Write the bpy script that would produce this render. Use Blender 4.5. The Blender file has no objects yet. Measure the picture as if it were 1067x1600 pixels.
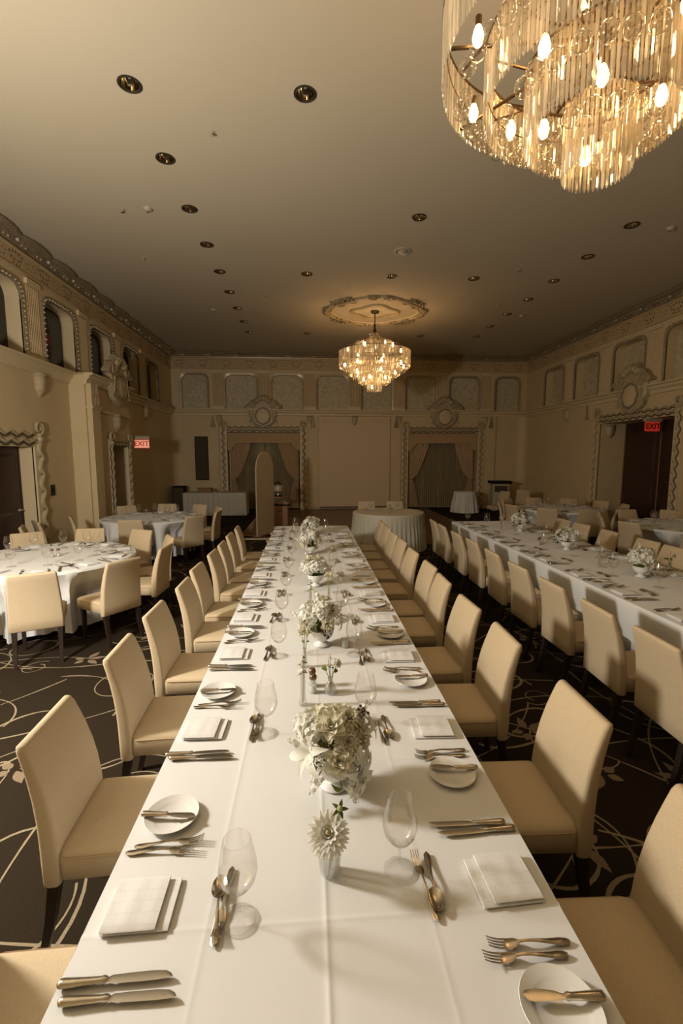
import bpy, math, random
from math import sin, cos, pi, radians, sqrt, atan2, hypot
from mathutils import Vector, Matrix
from mathutils.geometry import tessellate_polygon

random.seed(7)
S = bpy.context.scene
COL = S.collection
TAU = 2 * pi

# ------------------------------------------------------------------ camera
CAM_H = 1.90
PITCH, YAW, FPX = 6.8898, 4.0618, 720.0
cd = bpy.data.cameras.new('camera')
cam = bpy.data.objects.new('camera', cd)
COL.objects.link(cam)
cam.location = (0, 0, CAM_H)
cam.rotation_euler = (radians(90 - PITCH), 0, radians(-YAW))
cd.sensor_fit = 'VERTICAL'
cd.sensor_height = 36.0
cd.lens = FPX / 1600.0 * 36.0
cd.clip_start = 0.05
S.camera = cam

# ------------------------------------------------------------------ world, lights, exposure
w = bpy.data.worlds.new('world')
S.world = w
w.use_nodes = True
w.node_tree.nodes['Background'].inputs[0].default_value = (1.0, 0.82, 0.6, 1)
w.node_tree.nodes['Background'].inputs[1].default_value = 0.02
vs = S.view_settings
vs.view_transform = 'Standard'
vs.look = 'None'
vs.exposure = 0.0
vs.gamma = 1.0
vs.use_curve_mapping = False
S.cycles.max_bounces = 9
S.cycles.diffuse_bounces = 2
S.cycles.glossy_bounces = 4
S.cycles.transmission_bounces = 4
S.cycles.transparent_max_bounces = 40
S.cycles.caustics_reflective = False
S.cycles.caustics_refractive = False
S.cycles.sample_clamp_indirect = 4.0
S.cycles.use_denoising = True


def point_light(name, loc, watts, radius, color):
    l = bpy.data.lights.new(name, 'POINT')
    l.energy = watts
    l.shadow_soft_size = radius
    l.color = color
    o = bpy.data.objects.new(name, l)
    o.location = loc
    COL.objects.link(o)
    return o


# the photographer's flash on a stand, left of the frame
point_light('flash', (-2.95, 2.1, 2.3), 515, 0.20, (1.0, 0.965, 0.90))
CHANDELIER_W = (4.5, 8.5)       # near, far: lamps inside each chandelier
BULB_STRENGTH = 15.0


# ------------------------------------------------------------------ materials
def mat(name, color, rough=0.6, metal=0.0, **kw):
    m = bpy.data.materials.new(name)
    m.use_nodes = True
    nt = m.node_tree
    b = nt.nodes['Principled BSDF']
    b.inputs['Base Color'].default_value = (*color, 1)
    b.inputs['Roughness'].default_value = rough
    b.inputs['Metallic'].default_value = metal
    if 'spec' in kw:
        b.inputs['Specular IOR Level'].default_value = kw['spec']
    if 'sheen' in kw:
        b.inputs['Sheen Weight'].default_value = kw['sheen']
    if 'emit' in kw:
        b.inputs['Emission Color'].default_value = (*kw['emit'][0], 1)
        b.inputs['Emission Strength'].default_value = kw['emit'][1]
    tc = None
    if kw.get('noise') or kw.get('bump'):
        tc = nt.nodes.new('ShaderNodeTexCoord')
    if kw.get('noise'):
        sc, amt, c2 = kw['noise']
        n = nt.nodes.new('ShaderNodeTexNoise')
        n.inputs['Scale'].default_value = sc
        n.inputs['Detail'].default_value = 6
        nt.links.new(tc.outputs['Object'], n.inputs['Vector'])
        mx = nt.nodes.new('ShaderNodeMix')
        mx.data_type = 'RGBA'
        rp = nt.nodes.new('ShaderNodeMapRange')
        rp.inputs[1].default_value = 0.35
        rp.inputs[2].default_value = 0.7
        rp.inputs[4].default_value = amt
        nt.links.new(n.outputs['Fac'], rp.inputs[0])
        nt.links.new(rp.outputs[0], mx.inputs[0])
        mx.inputs[6].default_value = (*color, 1)
        mx.inputs[7].default_value = (*c2, 1)
        nt.links.new(mx.outputs[2], b.inputs['Base Color'])
    if kw.get('bump'):
        sc, st = kw['bump'][:2]
        n = nt.nodes.new('ShaderNodeTexNoise')
        n.inputs['Scale'].default_value = sc
        n.inputs['Detail'].default_value = 3
        nt.links.new(tc.outputs['Object'], n.inputs['Vector'])
        bp = nt.nodes.new('ShaderNodeBump')
        bp.inputs['Strength'].default_value = st
        bp.inputs['Distance'].default_value = kw['bump'][2] if len(kw['bump']) > 2 else 0.002
        nt.links.new(n.outputs['Fac'], bp.inputs['Height'])
        nt.links.new(bp.outputs['Normal'], b.inputs['Normal'])
    return m


def glass_mat(name, tint, base_t=0.9, edge=0.55, body=0.0, body_col=(1, 1, 1), rough=0.03, power=3.0, rim=0.7):
    """thin clear glass: see-through with Fresnel-weighted reflection, plus a little frosted body"""
    m = bpy.data.materials.new(name)
    m.use_nodes = True
    nt = m.node_tree
    nt.nodes.clear()
    out = nt.nodes.new('ShaderNodeOutputMaterial')
    tr = nt.nodes.new('ShaderNodeBsdfTransparent')
    tr.inputs[0].default_value = (*tint, 1)
    gl = nt.nodes.new('ShaderNodeBsdfGlossy')
    gl.inputs['Roughness'].default_value = rough
    lw = nt.nodes.new('ShaderNodeLayerWeight')
    lw.inputs[0].default_value = edge
    mr = nt.nodes.new('ShaderNodeMapRange')
    mr.inputs[3].default_value = 1 - base_t
    mr.inputs[4].default_value = rim
    pw = nt.nodes.new('ShaderNodeMath')
    pw.operation = 'POWER'
    pw.inputs[1].default_value = power
    nt.links.new(lw.outputs['Facing'], pw.inputs[0])
    nt.links.new(pw.outputs[0], mr.inputs[0])
    mx = nt.nodes.new('ShaderNodeMixShader')
    nt.links.new(mr.outputs[0], mx.inputs[0])
    nt.links.new(tr.outputs[0], mx.inputs[1])
    nt.links.new(gl.outputs[0], mx.inputs[2])
    last = mx
    if body:
        tl = nt.nodes.new('ShaderNodeBsdfTranslucent')
        tl.inputs[0].default_value = (*body_col, 1)
        df = nt.nodes.new('ShaderNodeBsdfDiffuse')
        df.inputs[0].default_value = (*body_col, 1)
        bd = nt.nodes.new('ShaderNodeMixShader')
        nt.links.new(tl.outputs[0], bd.inputs[1])
        nt.links.new(df.outputs[0], bd.inputs[2])
        m2 = nt.nodes.new('ShaderNodeMixShader')
        m2.inputs[0].default_value = body
        nt.links.new(mx.outputs[0], m2.inputs[1])
        nt.links.new(bd.outputs[0], m2.inputs[2])
        last = m2
    nt.links.new(last.outputs[0], out.inputs[0])
    return m


def vary_body(m, lo, hi):
    """each rod gets its own share of frosted body"""
    nt = m.node_tree
    mixes = [n for n in nt.nodes if n.type == 'MIX_SHADER']
    oi = nt.nodes.new('ShaderNodeObjectInfo')
    ge = nt.nodes.new('ShaderNodeNewGeometry')
    ad = nt.nodes.new('ShaderNodeMath')
    fr = nt.nodes.new('ShaderNodeMath')
    fr.operation = 'FRACT'
    sq = nt.nodes.new('ShaderNodeMath')
    sq.operation = 'POWER'
    sq.inputs[1].default_value = 2.2
    mr = nt.nodes.new('ShaderNodeMapRange')
    mr.inputs[3].default_value = lo
    mr.inputs[4].default_value = hi
    nt.links.new(oi.outputs['Random'], ad.inputs[0])
    nt.links.new(ge.outputs['Random Per Island'], ad.inputs[1])
    nt.links.new(ad.outputs[0], fr.inputs[0])
    nt.links.new(fr.outputs[0], sq.inputs[0])
    nt.links.new(sq.outputs[0], mr.inputs[0])
    nt.links.new(mr.outputs[0], mixes[-1].inputs[0])


def petal_mat(name, col, trans=0.3):
    m = bpy.data.materials.new(name)
    m.use_nodes = True
    nt = m.node_tree
    nt.nodes.clear()
    out = nt.nodes.new('ShaderNodeOutputMaterial')
    d = nt.nodes.new('ShaderNodeBsdfDiffuse')
    t = nt.nodes.new('ShaderNodeBsdfTranslucent')
    tc = nt.nodes.new('ShaderNodeTexCoord')
    n = nt.nodes.new('ShaderNodeTexNoise')
    n.inputs['Scale'].default_value = 60
    nt.links.new(tc.outputs['Object'], n.inputs['Vector'])
    mx = nt.nodes.new('ShaderNodeMix')
    mx.data_type = 'RGBA'
    mx.inputs[6].default_value = (*col, 1)
    mx.inputs[7].default_value = (col[0] * .9, col[1] * .9, col[2] * .8, 1)
    nt.links.new(n.outputs['Fac'], mx.inputs[0])
    for q in (d, t):
        nt.links.new(mx.outputs[2], q.inputs[0])
    ms = nt.nodes.new('ShaderNodeMixShader')
    ms.inputs[0].default_value = trans
    nt.links.new(d.outputs[0], ms.inputs[1])
    nt.links.new(t.outputs[0], ms.inputs[2])
    nt.links.new(ms.outputs[0], out.inputs[0])
    return m


def weave_mat(name, c1, c2, scale, rough, strength):
    """linen: fine slubs along two directions"""
    m = mat(name, c1, rough)
    nt = m.node_tree
    b = nt.nodes['Principled BSDF']
    tc = nt.nodes.new('ShaderNodeTexCoord')
    outs = []
    for sc in ((scale * .25, scale * 2, scale * 2), (scale * 2, scale * 2, scale * .25)):
        mp = nt.nodes.new('ShaderNodeMapping')
        mp.inputs['Scale'].default_value = sc
        n = nt.nodes.new('ShaderNodeTexNoise')
        n.inputs['Scale'].default_value = 1
        n.inputs['Detail'].default_value = 2
        nt.links.new(tc.outputs['Object'], mp.inputs[0])
        nt.links.new(mp.outputs[0], n.inputs['Vector'])
        outs.append(n.outputs['Fac'])
    a = nt.nodes.new('ShaderNodeMath')
    nt.links.new(outs[0], a.inputs[0])
    nt.links.new(outs[1], a.inputs[1])
    r = nt.nodes.new('ShaderNodeMapRange')
    r.inputs[1].default_value = .7
    r.inputs[2].default_value = 1.3
    nt.links.new(a.outputs[0], r.inputs[0])
    mx = nt.nodes.new('ShaderNodeMix')
    mx.data_type = 'RGBA'
    mx.inputs[6].default_value = (*c1, 1)
    mx.inputs[7].default_value = (*c2, 1)
    nt.links.new(r.outputs[0], mx.inputs[0])
    nt.links.new(mx.outputs[2], b.inputs['Base Color'])
    bp = nt.nodes.new('ShaderNodeBump')
    bp.inputs['Strength'].default_value = strength
    bp.inputs['Distance'].default_value = 0.001
    nt.links.new(r.outputs[0], bp.inputs['Height'])
    nt.links.new(bp.outputs['Normal'], b.inputs['Normal'])
    return m


def damask_mat(name, c1, c2):
    m = mat(name, c1, 0.55)
    nt = m.node_tree
    b = nt.nodes['Principled BSDF']
    tc = nt.nodes.new('ShaderNodeTexCoord')
    v = nt.nodes.new('ShaderNodeTexVoronoi')
    v.inputs['Scale'].default_value = 9
    n = nt.nodes.new('ShaderNodeTexNoise')
    n.inputs['Scale'].default_value = 14
    n.inputs['Detail'].default_value = 4
    nt.links.new(tc.outputs['Object'], v.inputs['Vector'])
    nt.links.new(tc.outputs['Object'], n.inputs['Vector'])
    a = nt.nodes.new('ShaderNodeMath')
    a.operation = 'MULTIPLY'
    nt.links.new(v.outputs['Distance'], a.inputs[0])
    nt.links.new(n.outputs['Fac'], a.inputs[1])
    r = nt.nodes.new('ShaderNodeMapRange')
    r.inputs[1].default_value = .12
    r.inputs[2].default_value = .34
    nt.links.new(a.outputs[0], r.inputs[0])
    mx = nt.nodes.new('ShaderNodeMix')
    mx.data_type = 'RGBA'
    mx.inputs[6].default_value = (*c1, 1)
    mx.inputs[7].default_value = (*c2, 1)
    nt.links.new(r.outputs[0], mx.inputs[0])
    nt.links.new(mx.outputs[2], b.inputs['Base Color'])
    return m


M = {}
M['ceiling'] = mat('ceiling_paint', (.68, .58, .42), .85, noise=(1.2, .25, (.64, .54, .385)), bump=(40, .05, .002))
M['wall'] = mat('wall_plaster', (.77, .595, .345), .6, noise=(2.0, .5, (.70, .54, .305)), bump=(25, .08, .003))
M['wall_dark'] = mat('frieze_plaster', (.66, .48, .26), .6, noise=(6, .6, (.56, .40, .21)), bump=(40, .15, .004))
M['moulding'] = mat('painted_moulding', (.80, .63, .38), .45, bump=(30, .1, .003))
M['ornament'] = mat('ornament_plaster', (.60, .48, .29), .45, noise=(20, .7, (.42, .32, .18)))
M['gilt'] = mat('aged_gilt', (.50, .40, .26), .32, .35, noise=(30, .8, (.24, .17, .09)))
M['shade_and_dark_trim'] = mat('dark_gilt', (.13, .09, .05), .5)  # painted shade of holes and grooves, also the dark baseboard
M['pearl'] = mat('glazed_bead', (.70, .60, .42), .18)
M['damask'] = damask_mat('damask_paper', (.58, .48, .29), (.70, .60, .40))
M['night'] = mat('dark_pane', (.012, .010, .008), .15)
M['carpet'] = mat('carpet_pile', (.022, .0145, .008), .95, noise=(160, .8, (.037, .026, .015)), bump=(400, .5, .004), spec=.1)
M['carpet_line'] = mat('carpet_line', (.34, .27, .17), .95, noise=(220, .8, (.20, .155, .095)), spec=.1)
M['carpet_leaf'] = mat('carpet_leaf', (.27, .20, .13), .95, noise=(220, .8, (.17, .12, .075)), spec=.1)
M['parquet'] = mat('parquet', (.17, .095, .045), .35, noise=(7, .7, (.11, .06, .03)))
M['chair'] = weave_mat('chair_linen', (.64, .495, .31), (.52, .395, .24), 300, .85, .5)
M['piping'] = mat('chair_piping', (.44, .31, .175), .85)
M['leg'] = mat('dark_walnut', (.022, .012, .008), .38, noise=(12, .5, (.035, .02, .012)))
M['glide'] = mat('steel_glide', (.5, .45, .38), .3, 1.0)
M['cloth'] = mat('white_linen', (.80, .78, .74), .85, bump=(900, .15, .0006), sheen=.1)
M['napkin'] = mat('napkin_damask', (.82, .80, .76), .8)
nt_ = M['napkin'].node_tree
br_ = nt_.nodes.new('ShaderNodeTexBrick')
br_.offset = .5
br_.inputs['Color1'].default_value = (.83, .81, .77, 1)
br_.inputs['Color2'].default_value = (.81, .79, .75, 1)
br_.inputs['Mortar'].default_value = (.765, .74, .695, 1)
br_.inputs['Scale'].default_value = 11
br_.inputs['Mortar Size'].default_value = .018
br_.inputs['Brick Width'].default_value = .45
br_.inputs['Row Height'].default_value = .40
tc_ = nt_.nodes.new('ShaderNodeTexCoord')
nt_.links.new(tc_.outputs['Object'], br_.inputs['Vector'])
nt_.links.new(br_.outputs['Color'], nt_.nodes['Principled BSDF'].inputs['Base Color'])
M['skirting'] = mat('ivory_satin', (.60, .55, .43), .55, bump=(300, .1, .001))
M['silver'] = mat('silver_plate', (.62, .56, .46), .22, 1.0, noise=(60, .35, (.42, .36, .28)))
M['blade'] = mat('steel_blade', (.55, .51, .44), .28, 1.0)
M['china'] = mat('white_china', (.84, .81, .75), .12, 0, spec=.6)
M['ceramic'] = mat('white_ceramic', (.84, .81, .76), .3)
M['glass'] = glass_mat('clear_glass', (.99, .985, .975), .945, .45, power=2.4, rim=.85)
M['cut_glass'] = glass_mat('cut_glass', (.97, .97, .95), .82, .5, .10, (.95, .95, .92), .05, power=1.6, rim=.8)
M['crystal'] = glass_mat('crystal_rod', (.97, .93, .83), .58, .5, .12, (.96, .87, .70), .06)
vary_body(M['crystal'], .12, .78)
M['bubble'] = glass_mat('glass_ball', (.98, .96, .92), .90, .55, power=1.9, rim=.85)
M['bronze'] = mat('bronze', (.16, .10, .05), .35, .8)
M['dark_metal'] = mat('dark_bronze', (.05, .032, .018), .35, .7)
M['bulb'] = mat('lit_bulb', (1, .9, .7), .4, emit=((1.0, .66, .33), BULB_STRENGTH))
M['reflector'] = mat('downlight_reflector', (.85, .78, .64), .07, 1.0)
M['can'] = mat('downlight_can', (.10, .08, .055), .3, .6)
M['lens'] = mat('unlit_lamp', (.75, .7, .6), .1)
M['plastic'] = mat('cream_plastic', (.55, .48, .36), .4)
M['door'] = mat('mahogany', (.055, .022, .012), .45, noise=(5, .6, (.035, .014, .008)))
M['drape'] = mat('gold_drape', (.70, .49, .28), .7, noise=(30, .4, (.61, .42, .235)))
M['valance'] = mat('valance_board', (.56, .37, .19), .7)
M['white_board'] = mat('backdrop_paint', (.58, .46, .30), .55)
M['raw_wood'] = mat('raw_wood', (.36, .22, .11), .6, noise=(8, .5, (.28, .17, .08)))
M['cardboard'] = mat('cardboard', (.34, .19, .09), .8)
M['black'] = mat('black_case', (.014, .010, .007), .7, spec=.2)
M['panel_dark'] = mat('dark_screen', (.095, .075, .045), .8, spec=.15)
M['exit_box'] = mat('sign_case', (.50, .42, .30), .5)
M['exit_face'] = mat('sign_face', (.9, .6, .45), .5, emit=((1.0, .42, .25), .55))
M['exit_red'] = mat('sign_red', (.6, .03, .02), .5, emit=((.9, .06, .03), .22))
M['exit_dark'] = mat('sign_letter', (.20, .012, .008), .5)
M['exit_reflection'] = mat('sign_reflection', (.15, .01, .01), .5, emit=((.5, .02, .015), .05))
M['petal'] = petal_mat('white_petal', (.95, .93, .88), .33)
M['petal_cream'] = petal_mat('cream_petal', (.90, .85, .70), .4)
M['petal_green'] = petal_mat('greenish_petal', (.62, .64, .36))
M['leaf_green'] = petal_mat('leaf_green', (.13, .16, .045), .2)
M['stem_green'] = mat('stem_green', (.22, .26, .09), .6)
M['centre'] = mat('flower_centre', (.42, .36, .12), .7)
M['berry'] = mat('dark_bud', (.10, .06, .03), .5)
M['cap'] = mat('shaker_cap', (.20, .13, .08), .3, .8)
M['salt'] = mat('salt', (.8, .78, .72), .9)
M['panel_pale'] = mat('wall_screen', (.80, .62, .38), .6, noise=(1.0, .3, (.75, .57, .34)))
M['sheer'] = glass_mat('sheer_voile', (.80, .72, .52), .85, .2, .74, (.66, .54, .32), .9)


# ------------------------------------------------------------------ mesh builder
class MB:
    def __init__(s):
        s.v, s.f = [], []

    def add(s, v, f, mx=None):
        o = len(s.v)
        if mx is not None:
            v = [tuple(mx @ Vector(p)) for p in v]
        s.v += v
        s.f += [tuple(i + o for i in q) for q in f]
        return s

    def box(s, x0, x1, y0, y1, z0, z1, c=0.0, mx=None):
        if c <= 0:
            v = [(x, y, z) for z in (z0, z1) for y in (y0, y1) for x in (x0, x1)]
            f = [(0, 2, 3, 1), (4, 5, 7, 6), (0, 1, 5, 4), (2, 6, 7, 3), (0, 4, 6, 2), (1, 3, 7, 5)]
            return s.add(v, f, mx)
        lo = [(x0 + c, y0), (x1 - c, y0), (x1, y0 + c), (x1, y1 - c), (x1 - c, y1), (x0 + c, y1), (x0, y1 - c), (x0, y0 + c)]
        cx, cy = (x0 + x1) / 2, (y0 + y1) / 2
        kx, ky = 1 - 2 * c / max(x1 - x0, 1e-6), 1 - 2 * c / max(y1 - y0, 1e-6)
        sm = [(cx + (x - cx) * kx, cy + (y - cy) * ky) for x, y in lo]
        return s.loft([[(*p, z0) for p in sm], [(*p, z0 + c) for p in lo], [(*p, z1 - c) for p in lo], [(*p, z1) for p in sm]], mx=mx)

    def loft(s, secs, caps=True, closed=True, mx=None):
        n = len(secs[0])
        v = [p for sec in secs for p in sec]
        f = []
        for i in range(len(secs) - 1):
            for j in range(n if closed else n - 1):
                a, b = i * n + j, i * n + (j + 1) % n
                f.append((a, b, b + n, a + n))
        if caps:
            f.append(tuple(range(n - 1, -1, -1)))
            f.append(tuple((len(secs) - 1) * n + j for j in range(n)))
        return s.add(v, f, mx)

    def lathe(s, prof, n=24, mx=None, rib=None):
        v, f = [], []
        for (r, z) in prof:
            for j in range(n):
                a = TAU * j / n
                rr = r * (1 + (rib(a, z) if rib else 0))
                v.append((rr * cos(a), rr * sin(a), z))
        for i in range(len(prof) - 1):
            for j in range(n):
                a, b = i * n + j, i * n + (j + 1) % n
                f.append((a, b, b + n, a + n))
        return s.add(v, f, mx)

    def tube(s, pts, r, n=6, closed=False, caps=True, mx=None, sq=None):
        """tube along points; r a number or a list; sq flattens it along the frame normal"""
        P = [Vector(p) for p in pts]
        m = len(P)
        up = None
        secs = []
        for i in range(m):
            if closed:
                t = P[(i + 1) % m] - P[i - 1]
            else:
                t = P[min(i + 1, m - 1)] - P[max(i - 1, 0)]
            if t.length < 1e-9:
                t = Vector((0, 0, 1))
            t.normalize()
            if up is None:
                up = Vector((0, 0, 1)) if abs(t.z) < .9 else Vector((0, 1, 0))
            sd = t.cross(up)
            if sd.length < 1e-6:
                sd = t.orthogonal()
            sd.normalize()
            up = sd.cross(t).normalized()
            rr = r[i] if isinstance(r, (list, tuple)) else r
            k = sq or 1.0
            secs.append([tuple(P[i] + sd * rr * cos(TAU * j / n) + up * rr * k * sin(TAU * j / n)) for j in range(n)])
        if closed:
            secs.append(secs[0])
            caps = False
        return s.loft(secs, caps, mx=mx)

    def ball(s, c, r, nu=8, nv=6, sx=1, sy=1, sz=1, mx=None):
        v, f = [], []
        for i in range(1, nv):
            t = pi * i / nv
            for j in range(nu):
                a = TAU * j / nu
                v.append((c[0] + sx * r * sin(t) * cos(a), c[1] + sy * r * sin(t) * sin(a), c[2] + sz * r * cos(t)))
        top, bot = len(v), len(v) + 1
        v += [(c[0], c[1], c[2] + sz * r), (c[0], c[1], c[2] - sz * r)]
        for i in range(nv - 2):
            for j in range(nu):
                a, b = i * nu + j, i * nu + (j + 1) % nu
                f.append((a, a + nu, b + nu, b))
        for j in range(nu):
            f.append((top, j, (j + 1) % nu))
            q = (nv - 2) * nu
            f.append((bot, q + (j + 1) % nu, q + j))
        return s.add(v, f, mx)

    def grid(s, fn, nu, nv, mx=None, wrap=False):
        v = [tuple(fn(i / nu, j / nv)) for j in range(nv + 1) for i in range(nu + (0 if wrap else 1))]
        k = nu if wrap else nu + 1
        f = []
        for j in range(nv):
            for i in range(nu):
                a, b = j * k + i, j * k + (i + 1) % k
                f.append((a, b, b + k, a + k))
        return s.add(v, f, mx)

    def poly(s, loops, mx=None):
        """planar polygon with holes; loops of 3-d points, first the outline"""
        tris = tessellate_polygon([[Vector(p) for p in l] for l in loops])
        return s.add([tuple(p) for l in loops for p in l], [tuple(t) for t in tris], mx)

    def prism(s, outline, z0, z1, mx=None, bev=0.0):
        n = len(outline)
        if bev:
            cx, cy = sum(p[0] for p in outline) / n, sum(p[1] for p in outline) / n
            ins = []
            for x, y in outline:
                d = hypot(x - cx, y - cy) or 1
                ins.append((cx + (x - cx) * (d - bev) / d, cy + (y - cy) * (d - bev) / d))
            secs = [[(*p, z0) for p in outline], [(*p, z1 - bev) for p in outline], [(*p, z1) for p in ins]]
        else:
            secs = [[(*p, z0) for p in outline], [(*p, z1) for p in outline]]
        s.loft(secs, False, mx=mx)
        last = ins if bev else outline
        s.poly([[(*p, z1) for p in last]], mx)
        return s.poly([[(*p, z0) for p in outline]], mx)

    def mesh(s, name, m, smooth=True, angle=40):
        me = bpy.data.meshes.new(name)
        me.from_pydata(s.v, [], s.f)
        me.materials.append(M[m] if isinstance(m, str) else m)
        if smooth:
            me.shade_smooth()
            me.set_sharp_from_angle(angle=radians(angle))
        me.update()
        return me

    def build(s, name, m, parent=None, smooth=True, angle=40, loc=None):
        return link(name, s.mesh(name, m, smooth, angle), parent, loc)


def link(name, me, parent=None, loc=None, rot=None):
    o = bpy.data.objects.new(name, me)
    COL.objects.link(o)
    if parent:
        o.parent = parent
    if loc:
        o.location = loc
    if rot:
        o.rotation_euler = rot
    return o


def tag(o, label, cat, group=None, kind=None):
    if label:
        o['label'] = label
    if cat:
        o['category'] = cat
    if group:
        o['group'] = group
    if kind:
        o['kind'] = kind
    return o


def thing(name, label, cat, loc=(0, 0, 0), rz=0.0, group=None):
    o = bpy.data.objects.new(name, None)
    o.empty_display_size = .05
    COL.objects.link(o)
    o.location = loc
    o.rotation_euler = (0, 0, rz)
    return tag(o, label, cat, group)


def struct(o, label=None):
    o['kind'] = 'structure'
    if label:
        o['label'] = label
        o['category'] = o.name.split('_')[0]
    return o


def copy_tree(o, parent=None):
    c = o.copy()
    COL.objects.link(c)
    c.parent = parent
    for ch in list(o.children):
        copy_tree(ch, c)
    return c


class Proto:
    """the first use moves the built thing itself, every later use is a copy"""

    def __init__(s, root):
        s.root, s.used = root, False

    def place(s, loc, rz=0, label=None, group=None, rot=None, scale=None):
        o = copy_tree(s.root) if s.used else s.root
        s.used = True
        o.location = loc
        o.rotation_euler = rot or (0, 0, rz)
        if scale:
            o.scale = (scale,) * 3
        if label:
            o['label'] = label
        if group:
            o['group'] = group
        return o


ORD = 'first second third fourth fifth sixth seventh eighth ninth tenth eleventh twelfth'.split()
rnd = random.uniform


# ================================================================== ROOM SHELL
ZC = 5.40                      # ceiling
YB, YF = 16.5, -4.0            # back wall, wall behind the camera
XL, XR = -4.65, 7.85           # side walls
RC = 1.64                      # room centre line
LEDGE = 3.52
DL_X = [-1.66, -0.003, 1.655, 3.30, 4.95]
DL = []
for i, yy in enumerate([4.95, 6.05, 7.17, 8.29, 9.42, 10.52, 11.61, 12.70, 13.76]):
    DL.append((-1.66, yy))
    if i >= 2:
        DL.append((4.95, yy))
for p in [(-.003, 4.95), (-.003, 9.42), (-.003, 13.76), (1.655, 7.17), (1.655, 9.42), (3.30, 9.42), (3.30, 13.8)]:
    DL.append(p)


def circle(cx, cy, r, n, z=None):
    return [(cx + r * cos(TAU * k / n), cy + r * sin(TAU * k / n)) + (() if z is None else (z,)) for k in range(n)]


mb = MB()
mb.poly([[(XL - .6, YF, ZC), (XR + .9, YF, ZC), (XR + .9, YB + .4, ZC), (XL - .6, YB + .4, ZC)]] + [circle(x, y, .088, 16, ZC) for x, y in DL])
mb.box(XL - .6, XR + .9, YF, YB + .4, ZC + .25, ZC + .30)
struct(mb.build('ceiling', 'ceiling', smooth=False), 'plain plaster ceiling with recessed downlights above the dining room')

mb = MB()
mb.box(XL - .8, XR + 1.2, YF, YB + .8, -.05, 0)
floor = struct(mb.build('floor', 'carpet', smooth=False), 'dark brown carpet floor with pale swirling lines under the tables')

# swirling line pattern of the carpet: thin ribbons of pile
lines = MB()


def ribbon(pts, wd, z=.0015):
    m = len(pts)
    v, f = [], []
    for i, (x, y) in enumerate(pts):
        a, b = pts[max(i - 1, 0)], pts[min(i + 1, m - 1)]
        dx, dy = b[0] - a[0], b[1] - a[1]
        d = hypot(dx, dy) or 1
        ww = wd * (.75 + .25 * sin(i * .37)) * (1 + rnd(-.12, .12)) / 2
        v += [(x - dy / d * ww, y + dx / d * ww, z), (x + dy / d * ww, y - dx / d * ww, z)]
        if i:
            k = 2 * i
            f.append((k - 2, k - 1, k + 1, k))
    lines.add(v, f)


def rosette_curve(cx, cy, R, rr, turns, ph, ecc, n):
    pts = []
    for k in range(n):
        t = turns * TAU * k / n
        r = R * (1 - .55 * k / n)
        x, y = r * cos(t), r * ecc * sin(t)
        pts.append((cx + x * cos(ph) - y * sin(ph) + rr * k / n, cy + x * sin(ph) + y * cos(ph)))
    return pts


rg = random.Random(11)
for gy in range(18):
    for gx in range(20):
        cx, cy = -4.4 + gx * .64 + rg.uniform(-.3, .3), .5 + gy * .68 + rg.uniform(-.3, .3)
        q = rg.random()
        near = 1 if cy < 7 else 0
        zz = .0012 + .0006 * (gx % 2) + .0003 * (gy % 2)
        if q < .62:
            ribbon(rosette_curve(cx, cy, rg.uniform(.22, .55), rg.uniform(-.3, .3), rg.uniform(.7, 1.5), rg.uniform(0, 6), rg.uniform(.45, .95), 34 + 16 * near), rg.uniform(.013, .024), zz)
        if q > .2:
            a, L, bend = rg.uniform(0, TAU), rg.uniform(1.0, 2.6), rg.uniform(-1.2, 1.2)
            pts = []
            for k in range(40):
                t = k / 39
                aa = a + bend * (t - .5)
                pts.append((cx + (t - .5) * L * cos(aa), cy + (t - .5) * L * sin(aa)))
            ribbon(pts, rg.uniform(.011, .018), zz + .0002)
        if q > .8:
            ribbon(rosette_curve(cx, cy, rg.uniform(.08, .14), 0, 1.1, rg.uniform(0, 6), .9, 24), .010, zz + .0004)
o = lines.build('carpet_line_pattern', 'carpet_line', floor, smooth=False)
o['kind'] = 'stuff'
leaves = MB()
for k in range(46):
    cx, cy = rg.uniform(-4.2, 7.4), rg.uniform(1.0, 9.5)
    if k < 6:
        cx, cy = [(1.55, 1.75), (1.75, 2.45), (1.5, 2.9), (-2.1, 4.3), (-1.7, 4.9), (1.9, 2.0)][k]
    a0 = rg.uniform(0, TAU)
    for da in (-.95, 0, .95, 2.6, 3.7):
        a = a0 + da
        L = .15 if abs(da) < 2 else .09
        out = []
        for t in range(12):
            u = t / 11
            out.append((u * L + .025, .030 * sin(pi * u) * (1.2 - .5 * u)))
        out += [(x, -y) for x, y in out[-2:0:-1]]
        leaves.poly([[(cx + x * cos(a) - y * sin(a), cy + x * sin(a) + y * cos(a), .0030) for x, y in out]])
o = leaves.build('carpet_leaf_pattern', 'carpet_leaf', floor, smooth=False)
o['kind'] = 'stuff'

# wooden dance floor at the back, laid as parquet blocks
mb = MB()
mb.box(-.9, 4.3, 9.7, 16.45, .0, .012)
dance = struct(mb.build('floor_parquet', 'parquet', smooth=False), 'dark brown parquet dance floor at the back of the room')
bl = MB().box(-.225, .225, -.225, .225, .012, .0165, .002).mesh('parquet_tile', 'parquet', False)
for ix in range(11):
    for iy in range(14):
        link('parquet_tile', bl, dance, (-.9 + .24 + .47 * ix, 9.7 + .24 + .475 * iy, 0), (0, 0, pi / 2 * ((ix + iy) % 2)))


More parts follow.
